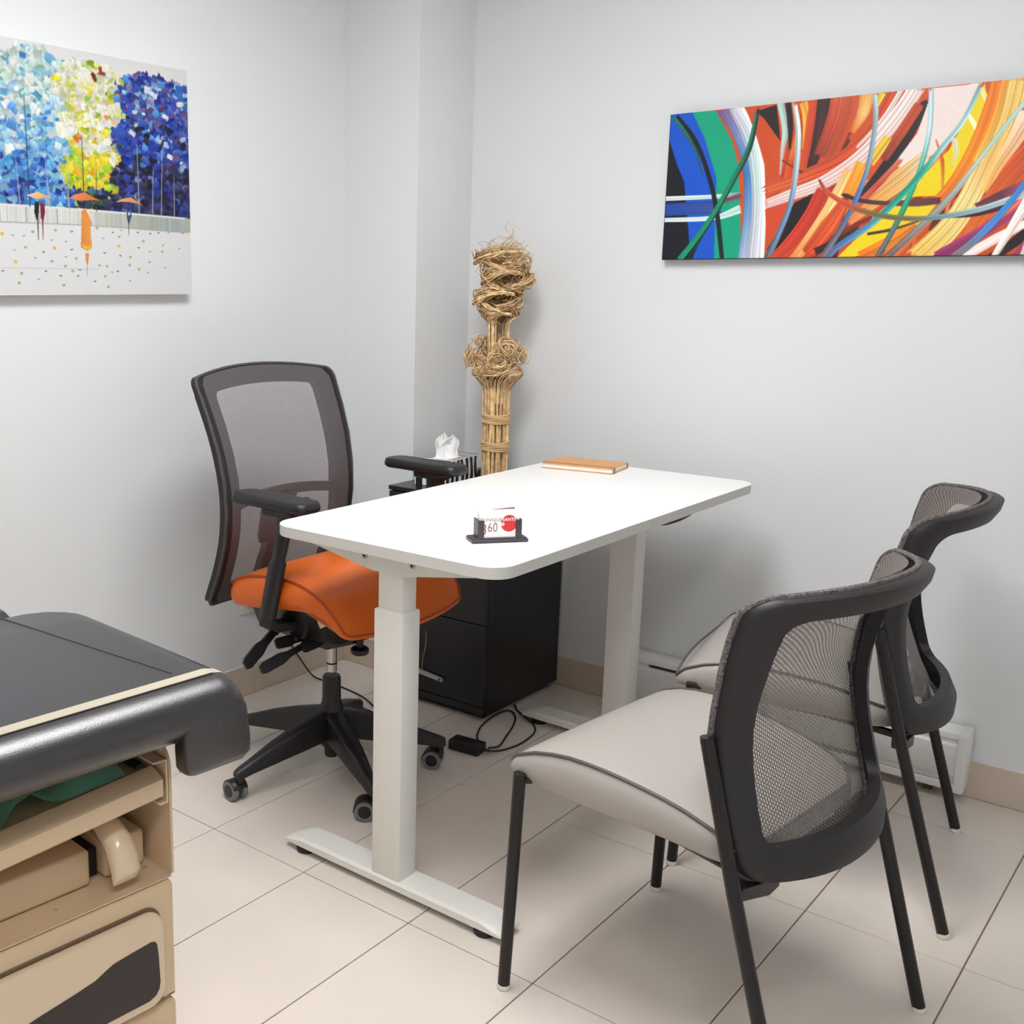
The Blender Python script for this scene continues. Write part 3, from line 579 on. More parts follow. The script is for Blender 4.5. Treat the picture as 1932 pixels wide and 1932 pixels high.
Lr.poly([(1.894, 1.507), (1.903, 1.507), (1.902, 1.501), (1.895, 1.500)], (226, 232, 238), relief=.001)
Lr.stroke([(1.8966, 1.4833), (1.8956, 1.4477)], [.003, .0015], [(50, 54, 70), (80, 84, 100)], 0)
for (y, z, k) in DOTS + [(random.uniform(1.21, 1.49), random.uniform(1.32, 1.455), random.choice('gkbbk')) for _ in range(34)]:
    c = dict(y=(246, 196, 60), g=(150, 186, 84), b=(84, 110, 156), k=(160, 168, 172))[k]; r = .0062 if k == 'y' else .005
    c2 = (235, 238, 238) if k != 'y' else (250, 214, 110)
    Lr.poly([(y-r, z), (y-r*.4, z-r*.7), (y+r*.6, z-r*.6), (y+r, z+r*.2), (y+r*.3, z-r*.1)] if k in 'kb' else [(y-r, z+r*.2), (y-r*.3, z-r*.7), (y+r*.8, z-r*.4), (y+r, z+r*.4), (y, z+r*.8)], c, relief=.0008)
    if k in 'gb': Lr.poly([(y-r*.3, z), (y+r*.3, z-r*.1), (y+r*.2, z+r*.5)], c2)
pl = thing('tree_alley_painting', 'square pale canvas of blue and yellow trees with orange umbrellas on the left wall', 'painting', (XL, 1.656, 1.2905))
Lr.blur(1, .06, .15)
Lr.build('painted_canvas', pl, XL+.03, 'x', .0297, 'canvasedge', .87); recenter(pl)

# ---------------------------------------------------------------- standing desk
DX, DY = -1.3885, 2.294
desk = thing('standing_desk', 'white height-adjustable desk on two square steel columns in front of the orange chair', 'desk', (DX, DY, 0))
hx, hy = .3035, .626
tb = prism(B(), rrect(-hx, hx, -hy, hy, .055, 10), .025, Matrix.Translation((0, 0, .775)), .0012, 1)
top = obj('tabletop', tb, 'white', desk, 25)
top.data.materials.append(M['whiteedge'])
for p in top.data.polygons:
    if abs(p.normal.z) < .5: p.material_index = 1
for s, yc in ((-1, 1.7455-DY), (1, 2.79-DY)):
    out = yc + s*0.0
    cx = -1.3865-DX
    b = B()
    # side bracket: shallow triangular plate under the top, outer face toward the desk's end
    pr = [(-.232, .774), (.242, .774), (.242, .768), (.237, .7625), (.225, .760), (.075, .735), (.045, .728), (-.045, .728), (-.065, .731), (-.225, .760), (-.232, .766)]
    yo = yc - .028 if s < 0 else yc+.026
    prism(b, pr, .003, TXZ(yo), 0)
    box(b, -.232, .242, min(yo, yo-s*.035), max(yo, yo-s*.035), .7715, .7745)
    br = obj('side_bracket', b, 'desksteel', desk, True)
    for sx in (-.066, .062):
        c = B(); lathe(c, [(0, .0025), (.0028, .0025), (.003, .0032), (.0062, .0032), (.0068, .0022), (.0070, 0)], 16, Matrix.Translation((sx, yo+(0 if s < 0 else .003), .757)) @ Matrix.Rotation(PI/2*(1 if s < 0 else -1), 4, 'X'))
        sc = obj('screw', c, 'screw', br, True)
        h = B(); lathe(h, [(0, .0036), (.0022, .0036)], 6, Matrix.Translation((sx, yo+(0 if s < 0 else .003), .757)) @ Matrix.Rotation(PI/2*(1 if s < 0 else -1), 4, 'X'))
        obj('screw_socket', h, 'dark', br)
    up = box(B(), cx-.0335, cx+.0335, yc-.0255, yc+.0225, .62, .772, .004, 2); obj('upper_column', up, 'desksteel', desk, True)
    lo = box(B(), cx-.0395, cx+.0395, yc-.0315, yc+.0285, .030, .648, .004, 2); lc = obj('lower_column', lo, 'desksteel', desk, True)
    for sx in (-.02, .02):
        c = B(); lathe(c, [(0, .0012), (.003, .0012), (.0035, 0)], 12, Matrix.Translation((cx+sx, yc-.0315, .632)) @ Matrix.Rotation(PI/2, 4, 'X'))
        obj('screw', c, 'glide', lc)
    # foot: flat steel plate with down-turned edges and bevelled tips
    f = B(); L = .306; FZ = .016; fy0, fy1 = yc-.036, yc+.040
    rings = []
    for x, top_, w_ in ((-L, .023, .92), (-L+.006, .027, .97), (-L+.05, .037, 1), (L-.05, .037, 1), (L-.006, .027, .97), (L, .023, .92)):
        m_ = (fy0+fy1)/2; h_ = (fy1-fy0)/2*w_
        rings.append([(cx+x, m_-h_, FZ), (cx+x, m_-h_, top_-.006), (cx+x, m_-h_+.006, top_), (cx+x, m_+h_-.006, top_), (cx+x, m_+h_, top_-.006), (cx+x, m_+h_, FZ)])
    loft(f, rings); ft = obj('foot', f, 'desksteel', desk, True)
    for lx in (-.255, .255):
        for ly in ((0,)):
            c = B(); lathe(c, [(0, .0002), (.022, .0002), (.024, .003), (.024, .0115), (.012, .017), (0, .017)], 20, Matrix.Translation((cx+lx, (fy0+fy1)/2-.016, 0)))
            obj('levelling_pad', c, 'dark', ft, True)
b = B()
for sx in (-.028, .020): box(b, sx, sx+.018, 1.76-DY, 2.80-DY, .745, .7735, .002, 1)
obj('crossbar', b, 'desksteel', desk)
b = box(B(), .06, .22, -.12, .10, .742, .774, .004, 1); obj('control_box', b, 'desksteel', desk)
c = B(); tube(c, smoothpts([(.235, .10, .770), (.262, .14, .757), (.270, .22, .756), (.268, .30, .762), (.262, .36, .771), (.22, .40, .768)], 6), .0035, 8)
obj('motor_cable', c, 'cable', desk, True)

# ---------------------------------------------------------------- office chair
CH = (-1.89, 2.095)
oc = thing('office_chair', 'orange-seated mesh-back swivel armchair on a black five-star base behind the desk', 'chair', (*CH, 0), 0)
PROF = [(.48, -.222), (.56, -.182), (.66, -.148), (.74, -.138), (.82, -.143), (.92, -.170), (1.02, -.214), (1.10, -.255), (1.12, -.265)]
BW = .262
def back_pt(u, v, off=0):
    """u -1..1 across, v 0..1 up; off = forward"""
    zt = 1.082+.024*(1-u*u)
    z = .482+(zt-.482)*v
    w_ = interp([(.48, .238), (.80, .246), (1.08, .262)], z); y = u*w_+interp([(.48, -.004), (.8, .0), (1.08, .012)], z)
    x = sinterp(PROF, z) - .035*(1-u*u)*(0.3+.7*v)
    return Vector((x+off, y, z))
def ring_path(inset, n=14, off=0, rc=.16):
    pts = []
    a, b_ = 1-inset/BW, inset/.6
    # rounded rectangle in (u,v)
    for (cu, cv, a0) in ((a-rc*.5, 1-b_-rc*.22, 0), (-(a-rc*.5), 1-b_-rc*.22, 90), (-(a-rc*.5), b_+rc*.22, 180), (a-rc*.5, b_+rc*.22, 270)):
        for k in range(7):
            t = math.radians(a0+90*k/6); pts.append((cu+rc*.5*math.cos(t), cv+rc*.22*math.sin(t)))
    out = []
    for i in range(len(pts)):
        p, q = pts[i], pts[(i+1) % len(pts)]; L_ = math.hypot(q[0]-p[0], (q[1]-p[1])*1.2); m_ = max(1, int(L_/.14))
        for k in range(m_): out.append((p[0]+(q[0]-p[0])*k/m_, p[1]+(q[1]-p[1])*k/m_))
    return out
def band(fn, inset, wid, t0, t1, name, parent, m, rp=None, wfn=None):
    """flat closed frame band following the back's surface"""
    po = (rp or ring_path)(inset); pi = (rp or ring_path)(inset+wid)
    cu = sum(p[0] for p in po)/len(po); cv = sum(p[1] for p in po)/len(po)
    n = len(po); bm = B()
    # inner ring: sample the same angle count by scaling toward the centre
    inner = []
    for p in po:
        du = p[0]-cu; dv = p[1]-cv
        inner.append(wfn(p) if wfn else (p[0]-math.copysign(min(abs(du), wid/BW), du), p[1]-math.copysign(min(abs(dv), wid/.6), dv)))
    R_ = []
    for (pp, tt) in ((po, t0), (po, t1), (inner, t1), (inner, t0)): R_.append([bm.verts.new(fn(p[0], p[1], tt)) for p in pp])
    for a in range(4):
        A, C = R_[a], R_[(a+1) % 4]
        for k in range(n): bm.faces.new((A[k], A[(k+1) % n], C[(k+1) % n], C[k]))
    bmesh.ops.recalc_face_normals(bm, faces=bm.faces)
    return obj(name, bm, m, parent, 50)
def inner_rr(wu, wv, top=None):
    return lambda p: (p[0]*(1-wu), .5+(p[1]-.5)*(1-wv))
back = band(back_pt, .004, .05, -.030, -.004, 'back_frame', oc, 'blackpl', wfn=inner_rr(.235, .15))
def surf_grid(fn, nu, nv, uvs=True, keep=None):
    bm = B(); uvl = bm.loops.layers.uv.new('UVMap'); V = [[bm.verts.new(fn(i/nu, j/nv)) for i in range(nu+1)] for j in range(nv+1)]
    for j in range(nv):
        for i in range(nu):
            f = bm.faces.new((V[j][i], V[j][i+1], V[j+1][i+1], V[j+1][i]))
            for l, (a, c) in zip(f.loops, ((i, j), (i+1, j), (i+1, j+1), (i, j+1))): l[uvl].uv = (a/nu, c/nv)
    return bm
def mb(s, t):
    u = (s*2-1); v = t
    # pull the corners in
    cu, cv = abs(u), abs(2*v-1)
    k = max(0, cu-.86)*max(0, cv-.90)
    return back_pt(u*.992*(1-k*6), .5+(v-.5)*.988*(1-k*4), .0)
obj('mesh_back', surf_grid(mb, 30, 34), 'meshback', oc, True)
# edge rim
rp = ring_path(.0)
bm = B(); tube(bm, [back_pt(p[0], p[1], -.004) for p in rp], .0042, 8, closed=True); obj('mesh_rim', bm, 'rimweave', oc, True)
# deep side profile seen from the side: rim plates
for s in (-1, 1):
    rings = []
    for k in range(19):
        v = .03+.94*k/18; p = back_pt(s*.985, v); d = .030 if k not in (0, 18) else .02
        rings.append([(p.x+.001, p.y-s*.0, p.z), (p.x+.001, p.y-s*.014, p.z), (p.x-d, p.y-s*.014, p.z+.0), (p.x-d, p.y+s*.002, p.z)])
    obj('side_rail', loft(B(), rings), 'blackpl', oc, 50)
# lumbar crossbar and centre spine behind the mesh
rings = []
for k in range(17):
    u = -1+2*k/16; p = back_pt(u*.93, 0, -.012); z = .752+.020*(1-u*u); x = sinterp(PROF, z)-.035*(1-u*u)*.6-.014
    rings.append([(x+.006, p.y, z-.014), (x+.006, p.y, z+.014), (x-.010, p.y, z+.012), (x-.010, p.y, z-.012)])
obj('lumbar_bar', loft(B(), rings), 'blackpl', oc, 50)
rings = []
for z, hw, dx in ((.77, .03, -.045), (.70, .026, -.075), (.60, .026, -.09), (.52, .055, -.066), (.47, .05, -.05), (.455, .045, .02)):
    x = sinterp(PROF, max(z, .5))+dx+.012; y = .012
    rings.append([(x+.012, y-hw, z), (x+.012, y+hw, z), (x-.014, y+hw*.9, z), (x-.014, y-hw*.9, z)])
obj('spine', loft(B(), rings), 'blackpl', oc, 50)
rings = []
for z, hw in ((.735, .085), (.72, .10), (.65, .10), (.63, .09)):
    x = sinterp(PROF, z)-.040; rings.append([(x+.004, .012-hw, z), (x+.004, .012+hw, z), (x-.006, .012+hw*.95, z), (x-.006, .012-hw*.95, z)])
obj('lumbar_pad', loft(B(), rings), 'framepl', oc, 50)

# cushion built from an outline, a piping height, a top height and a bottom height
def cushion(name, outline, zp, zt, zb, parent, m, mp, under=None, nr=15):
    """outline: closed list (x,y); zp/zb functions of (x,y); zt(x,y,k) top height"""
    bm = B(); cx = sum(p[0] for p in outline)/len(outline); cy = sum(p[1] for p in outline)/len(outline); n = len(outline); R_ = []
    for k in range(nr, 0, -1):
        q = k/nr; q2 = 1-(1-q)**1.7
        R_.append([bm.verts.new((cx+(x-cx)*q2, cy+(y-cy)*q2, zt(cx+(x-cx)*q2, cy+(y-cy)*q2, q2))) for x, y in outline])
    c = bm.verts.new((cx, cy, zt(cx, cy, 0)))
    for A, C in zip(R_, R_[1:]):
        for i in range(n): bm.faces.new((A[i], A[(i+1) % n], C[(i+1) % n], C[i]))
    for i in range(n): bm.faces.new((R_[-1][i], R_[-1][(i+1) % n], c))
    S_ = [R_[0]]
    for t, bul in ((.3, .010), (.65, .011), (.95, .002), (1.0, -.006)):
        r_ = []
        for x, y in outline:
            d = Vector((x-cx, y-cy)); L_ = d.length; d.normalize(); h = zp(x, y)-zb(x, y); g = min(1, h/.06)
            r_.append(bm.verts.new((x+d.x*bul*g, y+d.y*bul*g, zp(x, y)*(1-t)+zb(x, y)*t)))
        S_.append(r_)
    for A, C in zip(S_, S_[1:]):
        for i in range(n): bm.faces.new((A[i], A[(i+1) % n], C[(i+1) % n], C[i]))
    bm.faces.new(S_[-1])
    o = obj(name, bm, m, parent, 60)
    pb = B(); tube(pb, [(x+(x-cx)*.004, y+(y-cy)*.004, zp(x, y)+.0005) for x, y in outline], .0032, 6, closed=True)
    obj('piping', pb, mp, o, True)
    return o
def seat_outline(x0, x1, wr, wf, rc_f, rc_r, nose, n=8):
    pts = []
    def corner(cx, cy, r, a0, sy):
        for k in range(n+1):
            a = math.radians(a0+90*k/n); pts.append((cx+r*math.cos(a), cy+r*math.sin(a)))
    corner(x1-rc_f, wf-rc_f, rc_f, 0, 1); m_ = 10
    for k in range(1, m_): t = k/m_; pts.append((x1-rc_f+(x0+rc_r-x1+rc_f)*t, wf+(wr-wf)*t))
    corner(x0+rc_r, wr-rc_r, rc_r, 90, 1)
    for k in range(1, 8): t = k/8; pts.append((x0, (wr-rc_r)*(1-2*t)))
    corner(x0+rc_r, -wr+rc_r, rc_r, 180, 1)
    for k in range(1, m_): t = k/m_; pts.append((x0+rc_r+(x1-rc_f-x0-rc_r)*t, -wr-(wf-wr)*t))
    corner(x1-rc_f, -wf+rc_f, rc_f, 270, 1)
    for k in range(1, 8): t = k/8; pts.append((x1, (wf-rc_f)*(2*t-1)))
    return [(x + nose*(1-(y/wf)**2)*max(0, (x-(x1-.12))/.12), y) for x, y in pts]
OPIP = [(-.20, .505), (-.165, .524), (-.143, .560), (-.085, .586), (-.017, .598), (.064, .604), (.130, .596), (.180, .577), (.215, .555), (.240, .528), (.255, .502), (.30, .486)]
OBOT = [(-.20, .497), (-.12, .500), (0, .515), (.10, .530), (.172, .533), (.22, .515), (.245, .496), (.30, .472)]
def o_zp(x, y): return sinterp(OPIP, x) if abs(y) > .10 or x > 0 else sinterp(OPIP, x)
def o_zt(x, y, q): return sinterp(OPIP, x) + .012*(1-q**6)
def o_zb(x, y): return min(sinterp(OBOT, x), sinterp(OPIP, x)-.006)
oseat = cushion('seat', seat_outline(-.17, .256, .225, .243, .03, .05, .030), o_zp, o_zt, o_zb, oc, 'orange', 'orangepipe')
# seat pan and mechanism
b = B(); loft(b, [[(-.13, -.15, .44), (-.13, .15, .44), (-.14, .17, .505), (-.14, -.17, .505)], [(0, -.16, .425), (0, .16, .425), (0, .2, .522), (0, -.2, .522)], [(.14, -.13, .428), (.14, .13, .428), (.16, .2, .535), (.16, -.2, .535)], [(.225, -.10, .462), (.225, .10, .462), (.235, .16, .508), (.235, -.16, .508)]])
obj('seat_pan', b, 'blackpl', oc, 50)
b = B(); loft(b, [[(-.16, -.05, .42), (-.16, .05, .42), (-.16, .05, .46), (-.16, -.05, .46)], [(-.06, -.075, .385), (-.06, .075, .385), (-.06, .08, .46), (-.06, -.08, .46)], [(.05, -.075, .380), (.05, .075, .380), (.05, .08, .46), (.05, -.08, .46)], [(.12, -.05, .405), (.12, .05, .405), (.12, .06, .45), (.12, -.06, .45)]])
obj('tilt_mechanism', b, 'blackpl', oc, 50)
def paddle(p0, p1, w0, w1, name):
    b = B(); a = Vector(p0); c = Vector(p1); d = (c-a).normalized(); s_ = d.cross(Vector((0, 0, 1))).normalized(); n_ = s_.cross(d)
    s_ = (s_*.45+n_*.9).normalized(); n_ = d.cross(s_)
    rings = []
    for t, w_, h_ in ((0, w0*.6, .007), (.45, w0*.7, .006), (.60, w1, .004), (.93, w1*.95, .0035), (1, w1*.6, .003)):
        p = a+(c-a)*t; rings.append([p+s_*w_+n_*h_, p-s_*w_+n_*h_, p-s_*w_-n_*h_, p+s_*w_-n_*h_])
    loft(b, rings); return obj(name, b, 'blackpl', oc, 40)
paddle((-.035, -.165, .452), (.022, -.342, .400), .014, .0165, 'tilt_lever')
paddle((.03, -.12, .408), (.065, -.330, .397), .012, .015, 'height_lever')
paddle((.015, -.11, .418), (.0, -.215, .420), .014, .015, 'slide_lever')
paddle((.056, -.05, .42), (.056, -.175, .412), .016, .016, 'seat_lever')
b = B(); tube(b, [(.01, -.06, .43), (.02, -.13, .433), (.03, -.17, .428)], .006, 8); obj('lever_rod', b, 'blackpl', oc, True)
b = B(); tube(b, [(-.05, -.10, .47), (-.035, -.15, .45), (-.02, -.19, .437)], .005, 8); obj('lever_rod', b, 'blackpl', oc, True)
b = B(); lathe(b, [(0, 0), (.020, 0), (.024, .004), (.024, .014), (.020, .018), (.010, .020), (.009, .05), (0, .05)], 20, Matrix.Translation((.13, -.035, .378))); obj('tension_knob', b, 'blackpl', oc, True)
b = box(B(), .130, .165, -.2005, -.1995, .494, .535); 
bmesh.ops.rotate(b, verts=b.verts, cent=(.148, -.2, .515), matrix=Matrix.Rotation(-.5, 3, 'Y')); obj('paper_tag', b, 'label', oc)
# gas lift
b = B(); lathe(b, [(0, .29), (.0145, .29), (.0145, .383), (0, .383)], 24); obj('gas_lift', b, 'chrome', oc, True)
b = B(); lathe(b, [(0, .3115), (.0150, .3115), (.0150, .316), (0, .316)], 24); obj('lift_ring', b, 'dark', oc, True)
b = B(); lathe(b, [(0, .045), (.018, .045), (.020, .05), (.020, .075), (.030, .078), (.033, .09), (.033, .19), (.029, .198), (.0265, .21), (.0255, .272), (.022, .279), (0, .279)], 12); obj('column_cover', b, 'blackpl', oc, 45)
# star base: five arms, each with a caster
ang0 = 260.5
for k, cang in zip(range(5), (172, 215, 205, 80, 250)):
    a = math.radians(ang0+72*k); d = Vector((math.cos(a), math.sin(a), 0)); s_ = Vector((-math.sin(a), math.cos(a), 0)); rings = []
    for r, hw, zt_, zb_ in ((.0, .030, .185, .115), (.05, .031, .178, .106), (.12, .026, .160, .095), (.20, .0215, .134, .084), (.27, .0165, .106, .074), (.303, .0150, .094, .068), (.316, .012, .088, .070)):
        p = d*r
        rings.append([p-s_*hw+Vector((0, 0, zb_)), p-s_*hw*.95+Vector((0, 0, zt_-.008)), p-s_*hw*.5+Vector((0, 0, zt_)), p+s_*hw*.5+Vector((0, 0, zt_)), p+s_*hw*.95+Vector((0, 0, zt_-.008)), p+s_*hw+Vector((0, 0, zb_))])
    obj('base_arm', loft(B(), rings), 'blackpl', oc, 50)
    # caster: stem, hood, two wheels
    ca = math.radians(cang); cd = Vector((math.cos(ca), math.sin(ca), 0)); ax = Vector((-math.sin(ca), math.cos(ca), 0))
    st = d*.303; cc = st + cd*.021
    T = Matrix(((cd.x, ax.x, 0, cc.x), (cd.y, ax.y, 0, cc.y), (0, 0, 1, .0272), (0, 0, 0, 1)))
    b = B(); tube(b, [st+Vector((0, 0, .052)), st+Vector((0, 0, .080))], .009, 10)
    pts = [(.0295*math.cos(math.radians(t)), .0295*math.sin(math.radians(t))) for t in range(-8, 171, 12)]; pts += [(.012*math.cos(math.radians(t)), .012*math.sin(math.radians(t))) for t in range(170, -9, -20)]
    prism(b, pts, .044, T @ Matrix.Translation((0, .022, 0)) @ Matrix.Rotation(PI/2, 4, 'X'), .002, 1)
    ho = obj('caster_hood', b, 'blackpl', oc, 45)
    for sd in (-1, 1):
        wb = B(); prof = [(0, 0), (.0262, 0), (.0268, .001), (.0268, .012), (.0255, .015), (0, .015)]
        lathe(wb, prof, 28, T @ Matrix.Translation((0, sd*.0075, 0)) @ Matrix.Rotation(-sd*PI/2, 4, 'X')); obj('caster_wheel', wb, 'greytyre', ho, True)
        wb = B(); lathe(wb, [(0, 0), (.017, 0), (.0155, .0022), (0, .0025)], 24, T @ Matrix.Translation((0, sd*.0222, 0)) @ Matrix.Rotation(-sd*PI/2, 4, 'X')); obj('wheel_hub', wb, 'blackpl', ho, True)
# arms
for s, yy, px0, px1, zp_ in ((-1, -.255, -.085, .172, .792), (1, .300, -.050, .205, .817)):
    n = 12; out = rrect(px0, px1, yy-.042, yy+.042, [.028, .03, .03, .028], 5)
    b = B(); mx = (px0+px1)/2
    rings = []
    for sc_, z in ((.86, zp_), (.99, zp_+.006), (1.0, zp_+.0145), (.93, zp_+.0235), (.88, zp_+.0255), (.60, zp_+.0262)):
        rings.append([(mx+(x-mx)*(1-(1-sc_)*.35), yy+(y-yy)*sc_, z + .004*((x-mx)/.13)**2*(-1 if x > mx else -.3)) for x, y in out])
    loft(b, rings); ap = obj('arm_pad', b, 'blackpl', oc, 50)
    b = box(B(), mx-.02, mx+.075, yy-.030, yy+.030, zp_-.020, zp_+.001, .005, 1); obj('pad_mount', b, 'blackpl', oc, True)
    b = B(); rings = []; yb_ = yy if s < 0 else .27
    for t, hx_, hy_ in ((0, .024, .016), (.03, .025, .017), (.55, .026, .017), (.58, .021, .013), (.93, .024, .014), (1, .034, .018)):
        x = .012+(mx+.04-.012)*t**1.0; z = .498+(zp_-.018-.498)*t; y = yb_+(yy-yb_)*t
        rings.append([(x+hx_*math.cos(2*PI*k/12), y+hy_*math.sin(2*PI*k/12), z) for k in range(12)])
    loft(b, rings); obj('arm_post', b, 'blackpl', oc, 50)
    b = B(); loft(b, [[(-.012, s*.12, .452), (.034, s*.12, .452), (.034, s*.12, .470), (-.012, s*.12, .470)], [(-.012, yb_-s*.02, .462), (.034, yb_-s*.02, .462), (.034, yb_-s*.02, .485), (-.012, yb_-s*.02, .485)], [(-.010, yb_+s*.006, .478), (.032, yb_+s*.006, .478), (.032, yb_+s*.006, .51), (-.010, yb_+s*.006, .51)]])
    obj('arm_bracket', b, 'blackpl', oc, 50)

# ---------------------------------------------------------------- guest chairs
GS = [(.33, -.150), (.36, -.150), (.42, -.148), (.50, -.125), (.62, -.103), (.75, -.113), (.80, -.122), (.865, -.140), (.90, -.150)]      # side edge of the back
GM = [(.33, -.200), (.36, -.214), (.42, -.224), (.48, -.203), (.55, -.175), (.65, -.157), (.70, -.168), (.77, -.205), (.83, -.246), (.885, -.268), (.92, -.275)]   # middle of the back
GP = [(-.22, .425), (-.15, .443), (-.097, .461), (-.028, .482), (.062, .496), (.12, .501), (.179, .501), (.241, .490), (.280, .474), (.298, .456), (.308, .444), (.34, .438)]
GB = [(-.22, .398), (-.117, .407), (.002, .415), (.115, .418), (.237, .425), (.288, .432), (.34, .428)]
GW = .253
def g_back(u, v, off=0):
    zt = .862+.022*(1-u*u); zb_ = .398+.010*u*u
    z = zb_+(zt-zb_)*v
    xs = sinterp(GS, z); xm = sinterp(GM, z)
    w_ = GW*(1-.05*max(0, 1-v/.3)**2)
    k = 1-abs(u)**2.2
    return Vector((xs+(xm-xs)*k+off, u*w_, z))
def g_meshpt(u, v, off=0):
    p = g_back(u, v)
    # the knit spans straighter between the top and the bottom rails
    z = p.z; k = 1-abs(u)**2.2; xs = sinterp(GS, z)
    mid = sinterp([(.33, -.205), (.41, -.214), (.48, -.178), (.62, -.130), (.72, -.150), (.80, -.200), (.885, -.256)], z)
    return Vector((xs+(mid-xs)*k+.006+off, p.y, z))
def g_ring(inset):
    pts = []; ru, rv = .30, .17
    a = 1-inset/GW; b_ = inset/.47
    for (cu, cv, a0, ru_, rv_) in ((a-.13, 1-b_-.065, 0, .13, .065), (-(a-.13), 1-b_-.065, 90, .13, .065), (-(a-.15), b_+.075, 180, .15, .075), (a-.15, b_+.075, 270, .15, .075)):
        for k in range(9):
            t = math.radians(a0+90*k/8); pts.append((cu+ru_*math.cos(t), cv+rv_*math.sin(t)))
    out = []
    for i in range(len(pts)):
        p, q = pts[i], pts[(i+1) % len(pts)]; L_ = math.hypot(q[0]-p[0], (q[1]-p[1])*1.2); m_ = max(1, int(L_/.10))
        for k in range(m_): out.append((p[0]+(q[0]-p[0])*k/m_, p[1]+(q[1]-p[1])*k/m_))
    return out
def g_inner(p):
    u, v = p; bow = 1-.03*math.sin(PI*min(1, max(0, v)))
    return (u*.835*bow, .120+v*(.918-.120))
def make_guest():
    t = thing('guest_chair', '', 'chair')
    rp_ = g_ring(0); n = len(rp_); bm = B()
    po = [(p[0], p[1]) for p in rp_]; pi = [g_inner(p) for p in rp_]
    R_ = []
    def offs(pp, fo): return [bm.verts.new(g_back(p[0], p[1], fo)) for p in pp]
    mid = [((a[0]+b[0])/2, (a[1]+b[1])/2) for a, b in zip(po, pi)]
    po2 = [(p[0]*.985, .5+(p[1]-.5)*.985) for p in po]
    for pp, fo in ((po, -.002), (po, -.016), (po2, -.024), (mid, -.026), (pi, -.022), (pi, -.001)): R_.append(offs(pp, fo))
    for a in range(len(R_)):
        A, C = R_[a], R_[(a+1) % len(R_)]
        for k in range(n): bm.faces.new((A[k], A[(k+1) % n], C[(k+1) % n], C[k]))
    obj('back_frame', bm, 'framepl', t, 50)
    def mg(s, q):
        u = s*2-1; v = q; cv = abs(2*v-1)
        lim = 1.0
        if v < .075: lim = 1-.15*(1-math.sqrt(max(0, 1-((.075-v)/.075)**2)))
        if v > .935: lim = 1-.13*(1-math.sqrt(max(0, 1-((v-.935)/.065)**2)))
        return g_meshpt(u*lim*.995, .004+v*.992, 0)
    obj('mesh_back', surf_grid(mg, 30, 30), 'meshguest', t, True)
    bm = B(); tube(bm, [g_back(p[0]*1.0, p[1], .003) for p in rp_], .0052, 8, closed=True)
    obj('mesh_edge', bm, 'meshedge', t, True)
    cushion('seat', seat_outline(-.150, .302, .215, .2435, .025, .07, .022), lambda x, y: sinterp(GP, x), lambda x, y, q: sinterp(GP, x)+.008*(1-q**6)-.010*(1-q**2)*max(0, min(1, -x/.05)), lambda x, y: min(sinterp(GB, x), sinterp(GP, x)-.005), t, 'greyvinyl', 'piping')
    rz = .0118
    for s in (1, -1):
        b = B(); tube(b, [(.2785, s*.262, .010), (.2640, s*.257, .430), (.2635, s*.257, .447)], rz, 16); lg = obj('front_leg', b, 'darkmetal', t, 40)
        b = B(); lathe(b, [(0, 0), (.0105, 0), (.0125, .003), (.0125, .011), (0, .012)], 16, Matrix.Translation((.279, s*.262, .0002))); obj('glide', b, 'glide', lg, True)
        b = B(); tube(b, [(-.278, s*.262, .010), (-.164, s*.262, .396), (-.100, s*.260, .630), (-.099, s*.260, .637)], rz, 16); lg = obj('back_leg', b, 'darkmetal', t, 40)
        b = B(); lathe(b, [(0, 0), (.0105, 0), (.0125, .003), (.0125, .011), (0, .012)], 16, Matrix.Translation((-.279, s*.262, .0002))); obj('glide', b, 'glide', lg, True)
        b = B(); tube(b, [(.262, s*.250, .432), (.235, s*.225, .435), (.20, s*.20, .430)], [.008, .007, .007], 8); obj('leg_bracket', b, 'darkmetal', t, True)
        b = B(); tube(b, [(.22, s*.19, .420), (.0, s*.185, .408), (-.15, s*.185, .390)], .009, 8); obj('side_rail', b, 'darkmetal', t, True)
        b = B(); loft(b, [[(-.172, s*.252, .385), (-.145, s*.252, .385), (-.145, s*.252, .405), (-.172, s*.252, .405)], [(-.182, s*.18, .372), (-.140, s*.18, .372), (-.140, s*.18, .397), (-.182, s*.18, .397)], [(-.178, s*.14, .371), (-.140, s*.14, .371), (-.140, s*.14, .395), (-.178, s*.14, .395)]])
        obj('back_mount', b, 'blackpl', t, 50)
        for zz in (.46, .50, .56):
            b = B(); lathe(b, [(0, .003), (.004, .003), (.004, 0), (0, 0)], 10, Matrix.Translation((sinterp(GS, zz)-.012, s*.246, zz)) @ Matrix.Rotation(PI/2*s*-1, 4, 'X')); obj('bolt', b, 'screw', t)
    b = B(); tube(b, [(.22, -.20, .420), (.22, .20, .420)], .009, 8); obj('front_rail', b, 'darkmetal', t, True)
    b = B(); tube(b, [(-.155, -.252, .392), (-.155, .252, .392)], .009, 8); obj('rear_rail', b, 'darkmetal', t, True)
    return t
M['meshedge'] = mat('mesh_edge_weave', (98, 91, 92), .7, noise=.75, nscale=230, bump=1, bscale=500)
g1 = make_guest()
g1.location = (-.694, 1.831, 0); g1.rotation_euler = (0, 0, math.radians(173.5)); g1['label'] = 'nearer grey mesh-back guest chair, nearest to the camera, with its whole seat in view'; g1['group'] = 'grey guest chairs facing the desk'
